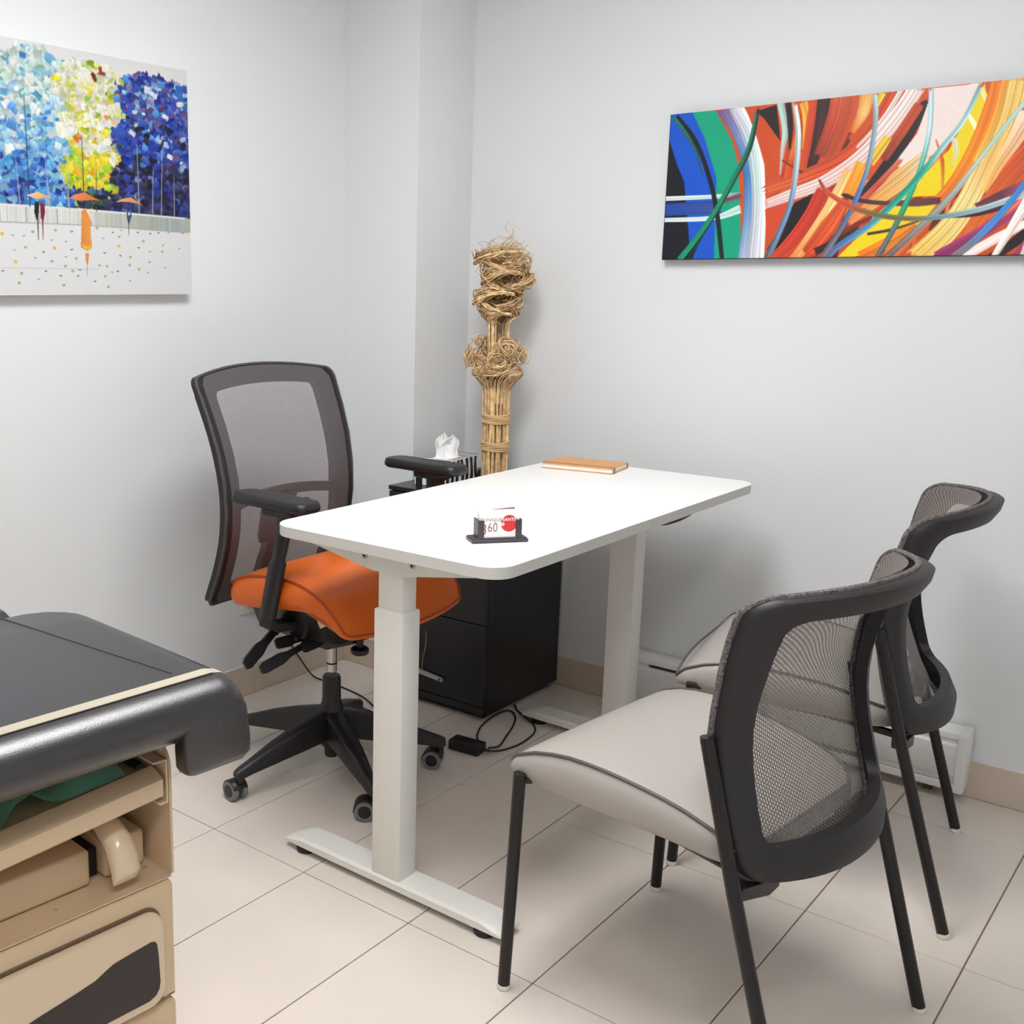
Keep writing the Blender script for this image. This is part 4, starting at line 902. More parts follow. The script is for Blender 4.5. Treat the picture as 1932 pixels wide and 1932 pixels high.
def dup(root):
    r = root.copy(); COL.objects.link(r)
    for ch in [o for o in COL.objects if o.parent == root]:
        c = ch.copy(); COL.objects.link(c); c.parent = r
        for g in [o for o in COL.objects if o.parent == ch]:
            d = g.copy(); COL.objects.link(d); d.parent = c
    return r
g2 = dup(g1); g2.location = (-.7365, 2.559, 0); g2.rotation_euler = (0, 0, math.radians(190.3)); g2['label'] = 'farther grey mesh-back guest chair between the first one and the baseboard heater'

# ---------------------------------------------------------------- black cabinet
fc = thing('filing_cabinet', 'black three-drawer cabinet standing in the corner behind the desk', 'cabinet', (-1.960, 2.875, 0))
X0, X1, Y0, Y1 = -.190, .193, -.224, .214
b = B(); box(b, X0, X1, Y0+.018, Y1, .018, .682, .0015, 1); box(b, X0+.02, X1-.02, Y0+.03, Y1-.03, .0005, .018)
obj('carcass', b, 'cab', fc)
obj('cabinet_top', box(B(), X0-.001, X1+.001, Y0, Y1, .683, .697, .002, 1), 'cab', fc)
for z0, z1 in ((.022, .043), ):
    obj('plinth', box(B(), X0, X1, Y0+.004, Y0+.018, z0, z1, .001, 1), 'cabtop', fc)
for i, (z0, z1) in enumerate(((.047, .3055), (.309, .50), (.5035, .680))):
    dr = obj('drawer', box(B(), X0+.002, X1-.002, Y0+.001, Y0+.018, z0, z1, .0015, 1), 'cabtop', fc)
# drooping white pen-like rod with its wire caught on the lower drawer
pn = thing('silver_bar', 'short silver bar leaning against the front of the black cabinet low down', 'bar', (-1.93, 2.648, .10))
b = B(); loft(b, [[(-.12, -.012, .010), (-.12, -.003, .010), (-.12, -.003, .026), (-.12, -.012, .026)], [(.010, -.012, .000), (.010, -.003, .000), (.010, -.003, .011), (.010, -.012, .011)], [(.016, -.010, -.002), (.016, -.003, -.002), (.016, -.003, .007), (.016, -.010, .007)]])
obj('bar', b, 'silver', pn)
b = box(B(), .003, .011, -.0125, -.0118, .003, .008); obj('socket', b, 'dark', pn)
b = B(); tube(b, smoothpts([(-.066, -.006, .018), (-.060, -.012, .055), (-.048, -.014, .105), (-.052, -.006, .150)], 5), .0018, 6); obj('wire', b, 'greytyre', pn, True)

# tissue box
CT = .697
tbx = thing('tissue_box', 'zebra-striped tissue box with a white tissue pulled up on the black cabinet', 'tissue box', (-2.056, 2.832, CT), 97)
sxh, syh, th_ = .108, .056, .078
def zebra():
    """box shell split into wavy black and white stripe faces"""
    bm = B(); return box(bm, -sxh, sxh, -syh, syh, .0003, th_, .0012, 1)
obj('box_body', zebra(), 'zwhite', tbx)
rs = random.Random(5)
def stripe_face(T, L_, H_, n):
    bm = B()
    for i in range(n):
        x = -L_/2+(i+.25)*L_/n; wv = L_/n*.66; m_ = 7; A = []; C = []; ph = rs.uniform(0, 6); sl = rs.uniform(-.5, .1)
        for k in range(m_+1):
            t = k/m_; z = .001+t*(H_-.002); o_ = .004*math.sin(ph+t*4)+sl*(t-.5)*.02; w_ = wv*(.75+.25*math.sin(.5+t*2.2+ph*.2)**2)
            a = max(-L_/2+.0008, min(L_/2-.0008, x+o_)); c = max(-L_/2+.0008, min(L_/2-.0008, x+o_+w_))
            A.append(bm.verts.new((a, z, .0004))); C.append(bm.verts.new((c, z, .0004)))
        for k in range(m_): bm.faces.new((A[k], C[k], C[k+1], A[k+1]))
    bmesh.ops.transform(bm, matrix=T, verts=bm.verts); return bm
def face_T(o, u, v):
    u = Vector(u); v = Vector(v); n = u.cross(v); return Matrix(((u.x, v.x, n.x, o[0]), (u.y, v.y, n.y, o[1]), (u.z, v.z, n.z, o[2]), (0, 0, 0, 1)))
for T, L_, H_, n in ((face_T((0, -syh, 0), (1, 0, 0), (0, 0, 1)), 2*sxh, th_, 7), (face_T((sxh, 0, 0), (0, 1, 0), (0, 0, 1)), 2*syh, th_, 3), (face_T((0, syh, 0), (-1, 0, 0), (0, 0, 1)), 2*sxh, th_, 9), (face_T((-sxh, 0, 0), (0, -1, 0), (0, 0, 1)), 2*syh, th_, 3)):
    obj('black_stripes', stripe_face(T, L_, H_, n), 'zblack', tbx)
bm = B()
for k in range(9):
    x = -sxh+.012+k*.026
    if abs(x) < .05:
        for ya, yb_ in ((-syh+.001, -.03), (.03, syh-.001)):
            vv = [bm.verts.new(p) for p in ((x, ya, th_+.0004), (x+.013, ya, th_+.0004), (x+.009, yb_, th_+.0004), (x-.003, yb_, th_+.0004))]; bm.faces.new(vv)
    else:
        vv = [bm.verts.new(p) for p in ((x-.004, -syh+.001, th_+.0004), (x+.008, -syh+.001, th_+.0004), (x+.004, syh-.001, th_+.0004), (x-.006, syh-.001, th_+.0004))]; bm.faces.new(vv)
obj('black_stripes', bm, 'zblack', tbx)
# tissue: two folded leaves rising out of the slot
def leaf(ph, lean, hgt):
    def f(s, t):
        a = s*2-1; w_ = .037*(1-.30*t)*math.sqrt(max(0, 1-max(0, (t-.55)/.45)**2*.92)); x = a*w_ + lean*t*.03+.004*math.sin(6*t+ph)
        y = .010*math.sin(a*3.4+ph)*(.4+t)+.005*math.cos(9*a+5*t+ph)+.008*t; z = th_-.002+hgt*t*(1-.10*abs(a)**2)
        q_ = -.95; return Vector((x*math.cos(q_)-y*math.sin(q_)-.005, x*math.sin(q_)+y*math.cos(q_), z))
    bm = surf_grid(f, 18, 14); return bm
ti = obj('tissue', leaf(0, -.2, .082), 'tissue', tbx, True)
obj('tissue', leaf(2.2, .6, .074), 'tissue', tbx, True)
# small dark box behind the tissues
db = obj('dark_box', box(B(), -.03, .03, -.03, .03, 0, .022, .002, 1), 'holder'); db.location = (-2.025, 3.005, CT+.0004)
tag(db, 'small dark box between the tissue box and the reed bundle on the cabinet', 'box')

# ---------------------------------------------------------------- dried reed and vine bundle
vb = thing('reed_bundle', 'tall tied bundle of dried reeds with curly vine tops standing on the black cabinet', 'dried plant', (-1.938, 2.93, CT))
rv = random.Random(11)
bm = B(); RB = .038; cnt = 0
spots = []
for k in range(22): a = 2*PI*k/22; spots.append((RB*math.cos(a), RB*math.sin(a)))
for k in range(14): a = 2*PI*k/14+.1; spots.append((RB*.66*math.cos(a), RB*.66*math.sin(a)))
for k in range(6): a = 2*PI*k/6; spots.append((RB*.3*math.cos(a), RB*.3*math.sin(a)))
for x, y in spots:
    j = lambda s: rv.uniform(-s, s)
    tube(bm, smoothpts([(x, y, .001), (x+j(.003), y+j(.003), .10), (x*.98+j(.002), y*.98+j(.002), .17), (x+j(.003), y+j(.003), .27), (x*1.12, y*1.12, .33)], 2), rv.uniform(.0038, .0052), 6)
obj('reeds', bm, 'reed', vb, True)['kind'] = 'stuff'
for z in (.118, .206):
    bm = B()
    for k in range(6):
        pts = [((RB+.0062)*math.cos(a)*(1+.02*math.sin(3*a+k)), (RB+.0062)*math.sin(a)*(1+.02*math.sin(2*a+k)), z+k*.0048-.012+.0022*math.sin(a*2+k*1.3)) for a in [2*PI*q/28 for q in range(28)]]
        tube(bm, pts, .0030, 6, closed=True)
    obj('raffia_tie', bm, 'raffia', vb, True)
# the inner stems go on up and fold into the coherent waves of the crown
bm = B()
for k in range(150):
    a = 2*PI*k/190+rv.uniform(-.03, .03); dep = rv.choice([1, 1, .85, .65, .45]); r0 = RB*.95*dep; P_ = []
    for z, m_ in ((.29, .95), (.36, .92), (.42, .90), (.47, .92), (.505, .96)): P_.append((r0*m_*math.cos(a)*rv.uniform(.95, 1.04), r0*m_*math.sin(a)*rv.uniform(.95, 1.04), z))
    per = .062; zt_ = rv.uniform(.62, .735) if rv.random() < .4 else .72; amp = rv.uniform(.5, 1.35); ph = .9*math.sin(a+.6)+rv.uniform(-.75, .75); z = .52; grow = rv.uniform(.55, 1.45)
    while z < zt_:
        f = (z-.52)/per*2*PI + ph; env = min(1, (z-.51)/.03)
        an = a + env*amp*.95*math.sin(f); R_ = r0/RB*(.038+.024*env*grow+.007*math.cos(f*1.0))*(1+.25*(z-.52)/.2)
        dr_ = .010*env*math.sin((z-.52)*46+2.2); P_.append((R_*math.cos(an)+(z-.5)*.085+dr_, R_*math.sin(an)+dr_*.9, z+.010*env*math.sin(2*f+.5)))
        z += per/9*(.45+1.1*abs(math.cos(f)))*.8
    tube(bm, smoothpts(P_, 2), rv.uniform(.0013, .0023)*(1.1 if dep == 1 else 1), 4, cap=False)
obj('stems_and_crown', bm, 'curl', vb, True)['kind'] = 'stuff'
bm = B()
for k in range(260):     # wild ends on top
    ph = rv.uniform(0, 6.28); R_ = rv.uniform(.01, .06); x, y, z = R_*math.cos(ph)+.014, R_*math.sin(ph), rv.choice([rv.uniform(.55, .72), rv.uniform(.67, .735), rv.uniform(.68, .735)]); P_ = [(x, y, z)]; d = rv.uniform(0, 6.28); el = rv.uniform(-.2, 1)
    for t in range(rv.randint(5, 9)):
        d += rv.uniform(.3, .9); el += rv.uniform(-.5, .3); s_ = rv.uniform(.007, .013); x += s_*math.cos(d); y += s_*math.sin(d); z += s_*math.sin(el); P_.append((x, y, z))
    tube(bm, smoothpts(P_, 3), rv.uniform(.0006, .0012), 3, cap=False)
obj('curly_vine_crown', bm, 'curl', vb, True)['kind'] = 'stuff'
bm = B()
for k in range(40):      # flare under the curls
    a = 2*PI*k/40; P_ = [(RB*.98*math.cos(a), RB*.98*math.sin(a), .255), (RB*1.02*math.cos(a), RB*1.02*math.sin(a), .29)]
    R2 = .062+.012*rv.random(); P_ += [(R2*.86*math.cos(a), R2*.86*math.sin(a), .325), (R2*1.1*math.cos(a+.15), R2*1.1*math.sin(a+.15), .345)]
    ph = a+.15
    for t in range(7): ph += rv.uniform(.25, .45); P_.append(((.078-t*.003)*math.cos(ph), (.078-t*.003)*math.sin(ph), .352+t*.004+.006*math.sin(t+k)))
    tube(bm, smoothpts(P_, 3), rv.uniform(.0014, .0024), 5, cap=False)
for (a, R_, z, rad) in ((3.75, .080, .402, .037), (4.4, .066, .372, .030), (5.3, .062, .385, .032), (5.65, .066, .430, .034), (.1, .076, .405, .036), (1.6, .060, .40, .028), (2.6, .062, .41, .028), (3.0, .058, .442, .022), (.9, .05, .43, .02)):
    c = Vector((R_*math.cos(a), R_*math.sin(a), z)); outd = Vector((math.cos(a), math.sin(a), .25)).normalized(); e1 = outd.cross(Vector((0, 0, 1))).normalized(); e2 = outd.cross(e1)
    for k in range(28):
        ph = rv.uniform(0, 6.28); sw = rv.choice([1, 1, 1, -1]); P_ = []; r1 = rad*rv.uniform(.2, 1.12); dz = rv.uniform(-.016, .016); tl = rv.uniform(-.9, .9); sq = rv.uniform(.6, 1.05); tp = rv.uniform(0, 3); jit = Vector((rv.gauss(0, .006), rv.gauss(0, .006), rv.gauss(0, .007)))
        for t in range(rv.randint(8, 16)):
            ph += sw*.5; r2_ = r1*(1-t*.018); P_.append(c+jit+e1*(r2_*math.cos(ph))+e2*(r2_*sq*math.sin(ph))+outd*(dz+tl*r2_*math.sin(ph+tp)))
        tube(bm, smoothpts(P_, 3), rv.uniform(.0012, .0021), 4, cap=False)
    for k in range(5):
        ph = rv.uniform(0, 6.28); p = c+e1*(rad*math.cos(ph))+e2*(rad*math.sin(ph)); P_ = [p]; d = outd.copy()
        for t in range(4): d = (d+Vector((rv.uniform(-.6, .6), rv.uniform(-.6, .6), rv.uniform(-.5, .5)))).normalized(); p = p+d*.010; P_.append(p)
        tube(bm, smoothpts(P_, 3), .0007, 3, cap=False)
obj('curled_vines', bm, 'curl', vb, True)['kind'] = 'stuff'

# ---------------------------------------------------------------- notebook, card holder
nb = thing('notebook', 'tan notebook with an elastic band lying on the far end of the desk', 'notebook', (-1.548, 2.812, .8003), 9)
hw, hh = .105, .068
obj('back_cover', box(B(), -hw, hw, -hh, hh, .0, .0022, .0008, 1), 'leather', nb, True)
obj('pages', box(B(), -hw+.003, hw-.002, -hh+.003, hh-.003, .0022, .0135, .0006, 1), 'paper', nb)
obj('front_cover', box(B(), -hw, hw, -hh, hh, .0135, .0157, .0008, 1), 'leather', nb, True)
obj('spine_edge', box(B(), -hw, hw+.0004, hh-.002, hh+.0006, 0, .0157, .0008, 1), 'elastic', nb)
b = B(); yb_ = -hh+.018
box(b, -hw-.0008, hw+.0008, yb_-.003, yb_+.003, .0157, .0165); box(b, -hw-.001, -hw-.0002, yb_-.003, yb_+.003, 0, .0165); box(b, hw+.0006, hw+.0014, yb_-.003, yb_+.003, 0, .0165)
obj('elastic_band', b, 'elastic', nb)
ch = thing('card_holder', 'dark grey business card holder near the front corner of the desk', 'card holder', (-1.2235, 1.868, .8003), 51.5)
obj('base', box(B(), -.060, .060, -.024, .024, 0, .0075, .001, 1), 'holder', ch)
b = B(); box(b, -.058, .058, -.021, .021, .0075, .0095, .0008, 1); obj('raised_plinth', b, 'holder', ch)
for s in (-1, 1):
    xo = s*.047
    b = B(); box(b, min(xo, xo-s*.003), max(xo, xo-s*.003), -.017, .013, .009, .048, .0006, 1)
    box(b, min(xo, xo-s*.013), max(xo, xo-s*.013), -.019, -.0165, .009, .047, .0006, 1); obj('corner_post', b, 'holder', ch)
obj('back_rest', box(B(), -.045, .045, .011, .0125, .009, .040, .0005, 1), 'holder', ch)
cs = thing('business_cards', 'stack of white business cards with a red disc standing in the card holder', 'cards', (-1.2235, 1.868, .8103), 51.5)
b = B(); CW, CHh = .0425, .0545
for k in range(20): box(b, -CW, CW, -.0155+k*.0011, -.0147+k*.0011, .0, CHh-.0003*(k % 3))
ob = obj('card_pack', b, 'card', cs); ob['kind'] = 'stuff'
def flat(name, pts, m, y=-.01572, parent=cs):
    bm = B(); f = bm.faces.new([bm.verts.new((x, y, z)) for x, z in pts]); return obj(name, bm, m, parent)
cxr, czr, rr_ = .0200, .0290, .0176
flat('red_disc', [(cxr+rr_*math.cos(2*PI*k/40), czr+rr_*math.sin(2*PI*k/40)) for k in range(40)], 'cardred')
flat('white_ring', [(.0063+.0036*math.cos(2*PI*k/24), .0278+.0036*math.sin(2*PI*k/24)) for k in range(24)], 'card', -.01578)
flat('ring_centre', [(.0063+.0017*math.cos(2*PI*k/20), .0278+.0017*math.sin(2*PI*k/20)) for k in range(20)], 'cardgrey', -.01584)
def text(body, x, z, size, m, name, y=-.01590, sx=1.0, thick=0.0):
    cu = bpy.data.curves.new(name, 'FONT'); cu.body = body; cu.size = size; cu.space_character = 1.05; cu.offset = thick
    t = bpy.data.objects.new(name, cu); COL.objects.link(t)
    dg = bpy.context.evaluated_depsgraph_get(); me = bpy.data.meshes.new_from_object(t.evaluated_get(dg)); bpy.data.objects.remove(t)
    me.transform(Matrix(((sx, 0, 0, x), (0, 0, -1, y), (0, 1, 0, z), (0, 0, 0, 1))))
    me.name = name; me.materials.clear(); me.materials.append(M[m]); o = bpy.data.objects.new(name, me); COL.objects.link(o); o.parent = cs; return o
text('CLINIQUE', -.0420, .0340, .0098, 'cardgrey', 'printed_word')
text('SANTÉ', .0058, .0342, .0092, 'card', 'printed_word', thick=.0001)
text('3', -.0415, .0070, .0320, 'cardbrown', 'printed_number', sx=.95)
text('60', -.0262, .0125, .0270, 'cardbrown', 'printed_number', sx=.80)
text('. . . .', -.018, .0100, .009, 'cardgrey', 'printed_line', thick=.0001)
b = B(); box(b, -.0385, .0425, .0072, .0076, 0, .0550); lc = obj('loose_card', b, 'card', None); lc.location = (-1.2235, 1.868, .8108); lc.rotation_euler = (0, math.radians(-4), math.radians(51.5))
tag(lc, 'single tilted brown-printed card sticking up behind the stack in the card holder', 'card')
b = B(); box(b, -.006, .0425, .0068, .00715, .048, .0550); o = obj('brown_print', b, 'cardbrown', lc)

# ---------------------------------------------------------------- exam table
et = thing('exam_table', 'black-padded beige examination table with drawers in the left foreground', 'exam table', (-1.1, .891, 0), -4.8)
ZS = .512; YL = -.72
def front_T(x): return TYZ(x)
# side panels of the upper bay
for y in (0, YL):
    pts = rrect(-1.2, 0.0, ZS-.004, .708, [.040, .004, .004, .008], 8)      # (x,z)
    b = B(); prism(b, pts, .004, Matrix(((1, 0, 0, 0), (0, 0, 1, y-.004 if y == 0 else y), (0, 1, 0, 0), (0, 0, 0, 1))), .001, 1)
    sp_ = obj('side_panel', b, 'beige', et, True)
    b = B(); prism(b, rrect(-.012, 0, ZS+.001, .67, .002, 2), .016, Matrix(((1, 0, 0, 0), (0, 0, 1, y-.018 if y == 0 else y+.002), (0, 1, 0, 0), (0, 0, 0, 1))), .001, 1)
    if y == 0:
        h = B(); lathe(h, [(0, 0), (.0042, 0), (.0042, .0005), (0, .0005)], 16, Matrix.Translation((-.018, -.0048, .694)) @ Matrix.Rotation(PI/2, 4, 'X')); obj('hole', h, 'glide', sp_)
    b.free()
b = B(); box(b, -1.2, -.003, YL+.0, -.003, ZS-.0060, ZS-.0042); obj('bay_floor', b, 'beige', et)
b = B(); box(b, -1.2, -.20, YL+.004, -.004, ZS, .70); obj('bay_back', b, 'beige', et)
for (x, y) in ((-.045, -.020), (-.035, -.166)):
    b = B(); lathe(b, [(0, .001), (.0035, .001), (.004, 0), (0, 0)], 12, Matrix.Translation((x, y, ZS-.0042))); obj('screw', b, 'screw', et)
# lower housings in the bay and the lever arm
for ya, yb_ in ((YL+.01, -.100), (-.078, -.012)):
    b = box(B(), -.19, -.055, ya, yb_, ZS-.003, .562, .006, 3); obj('stirrup_housing', b, 'beige', et, True)
b = B(); rings = []
for x, z, w_, h_ in ((-.16, .590, .016, .010), (-.09, .594, .018, .014), (-.05, .590, .019, .018), (-.025, .575, .021, .022), (-.010, .552, .022, .022), (-.006, .535, .022, .020), (-.010, .524, .019, .010)):
    n_ = 10; c_ = Vector((x, -.068, z)); rings.append([(x+h_*math.sin(2*PI*k/n_)*.6, -.074+w_*math.cos(2*PI*k/n_), z+h_*math.sin(2*PI*k/n_)*.6) for k in range(n_)])
loft(b, rings); obj('stirrup_arm', b, 'beige2', et, 60)
b = box(B(), -.16, -.075, -.099, -.079, ZS-.003, .55); obj('gap_shade_block', b, 'dark', et)  # black block put in as the shade of the gap beside the arm
# pull-out pan
b = B()
prof = [(-.006, .630), (-.002, .631), (0, .634), (0, .6575), (-.003, .660), (-.020, .667), (-.028, .668), (-.032, .661), (-.19, .656), (-.19, .630)]
prism(b, [(x, z) for x, z in prof], .69, Matrix(((1, 0, 0, 0), (0, 0, 1, -.7045), (0, 1, 0, 0), (0, 0, 0, 1))), 0)
for v in b.verts: v.co.z += (v.co.y+.0145)*.075
obj('pull_out_pan', b, 'beige', et, 30)
for yy in (-.0135,):
    b = B(); box(b, -.19, -.002, yy-.006, yy+.009, .618, .621, .001, 1); box(b, -.19, -.002, yy+.006, yy+.009, .618, .683, .001, 1); box(b, -.19, -.004, yy-.014, yy+.009, .680, .683, .001, 1); obj('pan_runner', b, 'beige2', et)
    b = B(); box(b, -.19, -.03, yy-.024, yy-.012, .668, .674); obj('runner_lip', b, 'dark', et)
gcl = thing('folded_green_cloth', 'crumpled green cloth lying in the open pan of the exam table', 'cloth', (-1.1, .891, 0), -4.8)
gf = lambda s, t: Vector((-.185+.150*s, -.66+.61*t, .664+(-.66+.61*t)*.075+.012*math.sin(9*t+3*s)*math.sin(5*s+1)+.020*(1-s)**1.0+.006*math.sin(23*t)*(1-s)+.020*math.exp(-((t-.66-.1*s)/.05)**2)+.014*math.exp(-((t-.85+.1*s)/.04)**2)))
bm = surf_grid(gf, 14, 30)
bmesh.ops.solidify(bm, geom=bm.faces[:], thickness=.0025); obj('cloth_fold', bm, 'green', gcl, True)
# drawer unit below
b = B(); box(b, -1.2, -.018, YL+.001, -.001, .004, ZS-.0085, .003, 1); obj('drawer_housing', b, 'beige', et, True)
def recess_front(z0, z1, name):
    """solid front frame, painted shade of a rounded gap, drawer front proud of it, dark wavy insert"""
    b = B(); prism(b, rrect(YL+.001, -.001, z0, z1, [.012, .012, .004, .004], 4), .020, front_T(-.0205), .0075, 4); fr = obj('front_frame', b, 'beige', et, 50)
    dz0, dz1 = z0+.006, z1-.0255
    b = B(); prism(b, rrect(YL+.018, -.025, dz0, dz1, .030, 8), .0016, front_T(-.0012), .0008, 1); obj('gap_shade', b, 'gap', et)  # thin brown plate painting the shade in the gap round the drawer
    b = B(); prism(b, rrect(YL+.022, -.028, dz0+.003, dz1-.004, .027, 8), .014, front_T(0), .006, 4); dr = obj('drawer', b, 'beige2', et, 50)
    h = dz1-dz0; ins = [(-.645, dz0+.018), (-.660, dz0+.03), (-.665, dz0+.044), (-.62, dz0+.045), (-.50, dz0+.047), (-.38, dz0+.055), (-.30, dz0+.064), (-.258, dz0+.070), (-.217, dz0+.077), (-.164, dz0+.084), (-.134, dz0+.089), (-.118, dz0+.096), (-.106, dz0+.1005), (-.09, dz0+.1025), (-.074, dz0+.104), (-.046, dz0+.1065), (-.040, dz0+.105), (-.0365, dz0+.100), (-.0345, dz0+.080), (-.033, dz0+.040), (-.035, dz0+.030), (-.041, dz0+.022), (-.052, dz0+.018)]
    ins = [(y, min(z, dz1-.012)) for y, z in ins]
    ins = [(y-.006 if y > -.3 else y, z) for y, z in ins]
    b = B(); prism(b, ins, .0012, front_T(.0137), 0); obj('insert', b, 'insert', dr)
M['gap'] = mat('gap_shade_paint', (120, 98, 78), .7)  # darker brown that carries the drawer gap's shade as colour
recess_front(.320, ZS-.0085, 'a'); recess_front(.165, .317, 'b'); recess_front(.012, .162, 'c')
# pad: bullnose section extruded across, thick drop at the far corner, seams and strap
PT, PB = .800, .721; xf = .070
def pad_sec(y, top=PT, bot=PB, xf_=xf):
    x0 = -.415+.075*max(0, (y-.0)/.078)**2
    s_ = [(x0, bot), (x0, top-.010), (x0+.008, top-.003), (x0+.02, top)]
    for x in (-.30, -.15, -.05, .0, .020): s_.append((x, top))
    h = (top-bot)
    for k in range(1, 12): t = PI/2-PI*k/12; s_.append((.020+(xf_-.020)*max(0, math.cos(t))**1.0, bot+h/2+h/2*math.sin(t)*(1 if k < 12 else 1)))
    s_.append((.022, bot)); return [(x, y, z) for x, z in s_]
b = B(); rings = []
for y, dt, db_, dx in ((-.78, .03, .03, .03), (-.775, .008, .01, .008), (-.74, .0, 0, 0), (-.40, 0, 0, 0), (-.05, 0, 0, 0), (.0, 0, 0, 0), (.030, 0, 0, 0), (.050, .000, 0, .0), (.062, .001, 0, .001), (.071, .004, 0, .003), (.077, .010, 0, .006), (.080, .020, 0, .010)):
    rings.append(pad_sec(y, PT-dt, PB+db_, xf_=xf-dx))
loft(b, rings); obj('pad', b, 'padv', et, 50)
b = B(); rings = []
for y, dt, dx in ((-.78, .02, 0), (-.74, 0, 0), (-.04, 0, 0), (-.015, .004, 0), (.0, .022, 0)):
    t_ = PT+.004-dt; rings.append([(x, y, z) for x, z in ((-.422, PB), (-.422, t_-.03), (-.428, t_-.012), (-.44, t_-.003), (-.47, t_), (-.8, t_+.02), (-1.20, t_+.05), (-1.22, t_+.04), (-1.22, PB))])
loft(b, rings); obj('back_pad', b, 'padv', et, 50)
# corner drop of the upholstery
b = B(); rings = []
for z, y0_, y1_, xx in ((.680, -.010, .070, .060), (.683, -.016, .080, .0665), (.692, -.021, .0875, .070), (.715, -.022, .087, .0715), (.74, -.022, .0845, .0712), (.760, -.021, .082, .0700), (.776, -.019, .079, .062)):
    x0_ = .042; r_ = .010
    rings.append([(x0_, y0_, z), (xx-r_, y0_, z), (xx-r_*.3, y0_+r_*.3, z), (xx, y0_+r_, z), (xx, y1_-r_, z), (xx-r_*.3, y1_-r_*.3, z), (xx-r_, y1_, z), (x0_, y1_, z)])
loft(b, rings); obj('corner_drop', b, 'padv', et, 60)
b = B(); tube(b, [(-.415, -.041, PT+.0002), (-.2, -.012, PT+.0002), (-.012, .013, PT+.0002)], .0011, 6)
tube(b, [(.036, .030, PT-.002), (.055, .030, PT-.013), (.066, .031, PT-.030), (.0700, .032, PT-.050), (.0705, .032, PT-.09)], .0009, 6); obj('seam', b, 'piping', et, True)
def strapf(s, t):
    y = -.74+.812*t; x = .006+.020*s; z = PT+.0016; 
    if y > .055: z -= (y-.055)**2*18
    return Vector((x + (0 if y < .05 else -(y-.05)*.1), y, z))
bm = B(); loft(bm, [[strapf(0, t/40), strapf(1, t/40), strapf(1, t/40)-Vector((0, 0, .0012)), strapf(0, t/40)-Vector((0, 0, .0012))] for t in range(41)]); obj('paper_strap', bm, 'strap', et, True)
b = box(B(), -.20, .016, YL-.02, -.022, PB-.007, PB-.0005, .001, 1); obj('pad_board', b, 'strap', et)
b = box(B(), -.16, -.03, -.022, -.008, PB-.022, PB-.001, .003, 1); obj('hinge_block', b, 'blackpl', et)

# ---------------------------------------------------------------- baseboard heater
bh = thing('baseboard_heater', 'white electric baseboard heater low on the back wall behind the farther guest chair', 'heater', (-1.0, YB-.0095, 0))
HL, HR = -.47, .465; d_ = .060
sec = [(0, .030), (-d_+.004, .030), (-d_, .034), (-d_, .060), (-d_+.004, .062), (-d_+.004, .0)]
b = B(); T_ = Matrix(((0, 0, 1, 0), (1, 0, 0, 0), (0, 1, 0, 0), (0, 0, 0, 1)))
def hprof(p, x0, x1, m, name, bev=0):
    b = B(); prism(b, p, x1-x0, Matrix(((0, 0, 1, x0), (1, 0, 0, 0), (0, 1, 0, 0), (0, 0, 0, 1))), bev, 1); return obj(name, b, m, bh, 40)
hprof([(0, .028), (0, .192), (-.004, .192), (-.004, .032), (-.05, .032), (-.05, .028)], HL, HR, 'heater', 'back_plate')
hprof([(-.004, .188), (-.004, .193), (-.046, .193), (-d_+.002, .186), (-d_, .178), (-d_, .172), (-d_+.003, .172), (-d_+.004, .180), (-.045, .188)], HL, HR-.022, 'heater', 'top_cover')
hprof([(-d_+.002, .154), (-d_, .152), (-d_, .072), (-d_+.006, .064), (-d_+.008, .066), (-d_+.004, .074), (-d_+.005, .150), (-d_+.012, .158), (-d_+.008, .160)], HL, HR-.022, 'heater', 'front_panel')
hprof([(-d_+.004, .050), (-d_, .048), (-d_, .032), (-d_+.006, .028), (-.046, .028), (-.046, .031), (-d_+.008, .032), (-d_+.004, .036)], HL, HR-.022, 'heater', 'bottom_rail')
hprof([(-.006, .050), (-.006, .165), (-.048, .165), (-.048, .050)], HL+.06, HR-.22, 'heatdark', 'heating_fins')
for xa, xb in ((HL, HL+.05), (HR-.21, HR-.022)):
    hprof([(-.006, .040), (-.006, .175), (-.052, .178), (-d_+.006, .170), (-d_+.006, .045), (-.05, .040)], xa, xb, 'heater', 'wiring_cover')
for xa, xb in ((HL-.012, HL), (HR-.022, HR)):
    b = B(); prism(b, rrect(-d_-.004, 0, .024, .196, [.002, .02, .010, .002], 5), xb-xa, Matrix(((0, 0, 1, xa), (1, 0, 0, 0), (0, 1, 0, 0), (0, 0, 0, 1))), .003, 2); obj('end_cap', b, 'heater', bh, 40)
for xx in (HL+.1, HR-.1): b = box(B(), xx, xx+.02, -.02, -.001, .0003, .03); obj('foot', b, 'heatdark', bh)

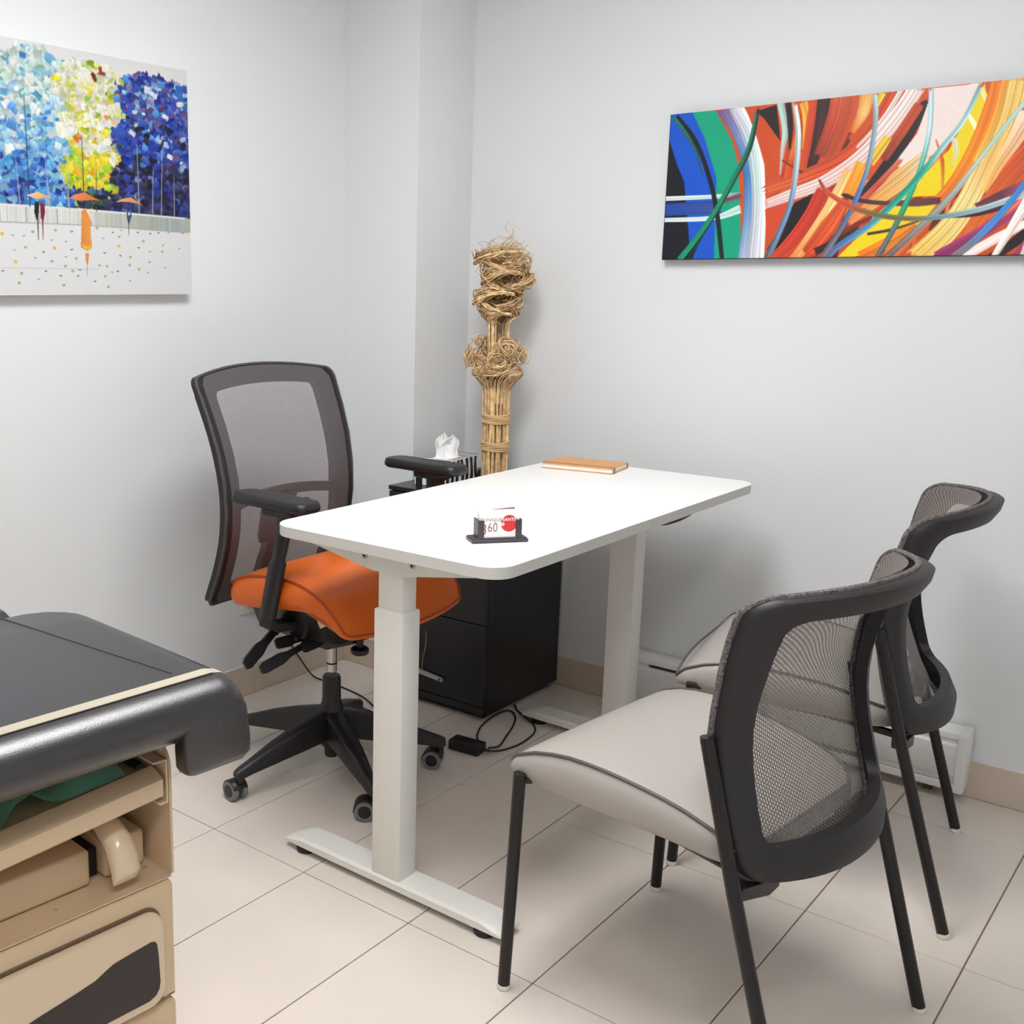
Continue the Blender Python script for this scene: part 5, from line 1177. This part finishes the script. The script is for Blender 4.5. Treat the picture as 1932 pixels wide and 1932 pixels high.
# ---------------------------------------------------------------- outlet, cords, power brick
ol = thing('wall_outlet', 'white electrical outlet plate low on the left wall below the orange seat', 'outlet', (XL, 2.345, .275))
obj('cover_plate', box(B(), .0002, .006, -.036, .036, -.0, .115, .002, 1), 'outlet', ol, True)
for zz in (.030, .070):
    b = B(); box(b, .006, .0075, -.015, .015, zz, zz+.026, .0006, 1); sk = obj('socket', b, 'outlet', ol)
    b = B(); box(b, .0073, .0078, -.007, -.005, zz+.008, zz+.018); box(b, .0073, .0078, .005, .007, zz+.008, zz+.018); obj('slots', b, 'dark', sk)

pw = thing('outlet_cable', 'thin black cord hanging from the outlet down to the floor behind the chair', 'cord', (XL, 2.345, 0))
b = box(B(), .0083, .030, -.014, .014, .305, .333, .004, 1); obj('plug', b, 'blackpl', pw, True)
b = B(); tube(b, smoothpts([(.028, 0, .312), (.035, .05, .262), (.03, .11, .215), (.016, .165, .185), (.013, .19, .12), (.020, .22, .07), (.07, .235, .012), (.14, .245, .0035), (.30, .22, .0032), (.42, .16, .0032)], 6), .0028, 8); obj('cord', b, 'cable', pw, True)
pa = thing('power_adapter', 'black power adapter brick on the floor beside the chair caster', 'adapter', (-1.683, 2.455, 0), 6)
obj('brick', box(B(), -.052, .046, -.026, .026, .0004, .030, .004, 2), 'blackpl', pa, True)
b = box(B(), .046, .0475, -.010, .010, .009, .021, .0004, 1); obj('end_inlet', b, 'dark', pa)
cb = thing('adapter_cables', 'looping black cables on the floor between the adapter and the black cabinet', 'cable', (-1.63, 2.47, 0))
b = B(); tube(b, smoothpts([(-.001, .012, .014), (.004, .060, .006), (-.020, .130, .003), (-.045, .205, .003), (-.075, .270, .003), (-.108, .308, .004), (-.130, .300, .006), (-.134, .235, .006), (-.121, .152, .0035), (-.090, .085, .003), (-.060, .045, .012), (-.055, .030, .031)], 6), .0028, 8); obj('output_cable', b, 'cable', cb, True)
b = B(); tube(b, [(-.003, -.004, .015), (.014, .000, .012)], .0045, 8); tube(b, smoothpts([(.010, -.001, .012), (.022, .040, .004), (.036, .100, .003), (.036, .160, .003), (.024, .222, .003), (-.006, .266, .003), (-.052, .292, .0085), (-.098, .322, .006), (-.120, .345, .004), (-.135, .362, .004), (-.143, .374, .004)], 6), .0028, 8); obj('mains_cable', b, 'cable', cb, True)
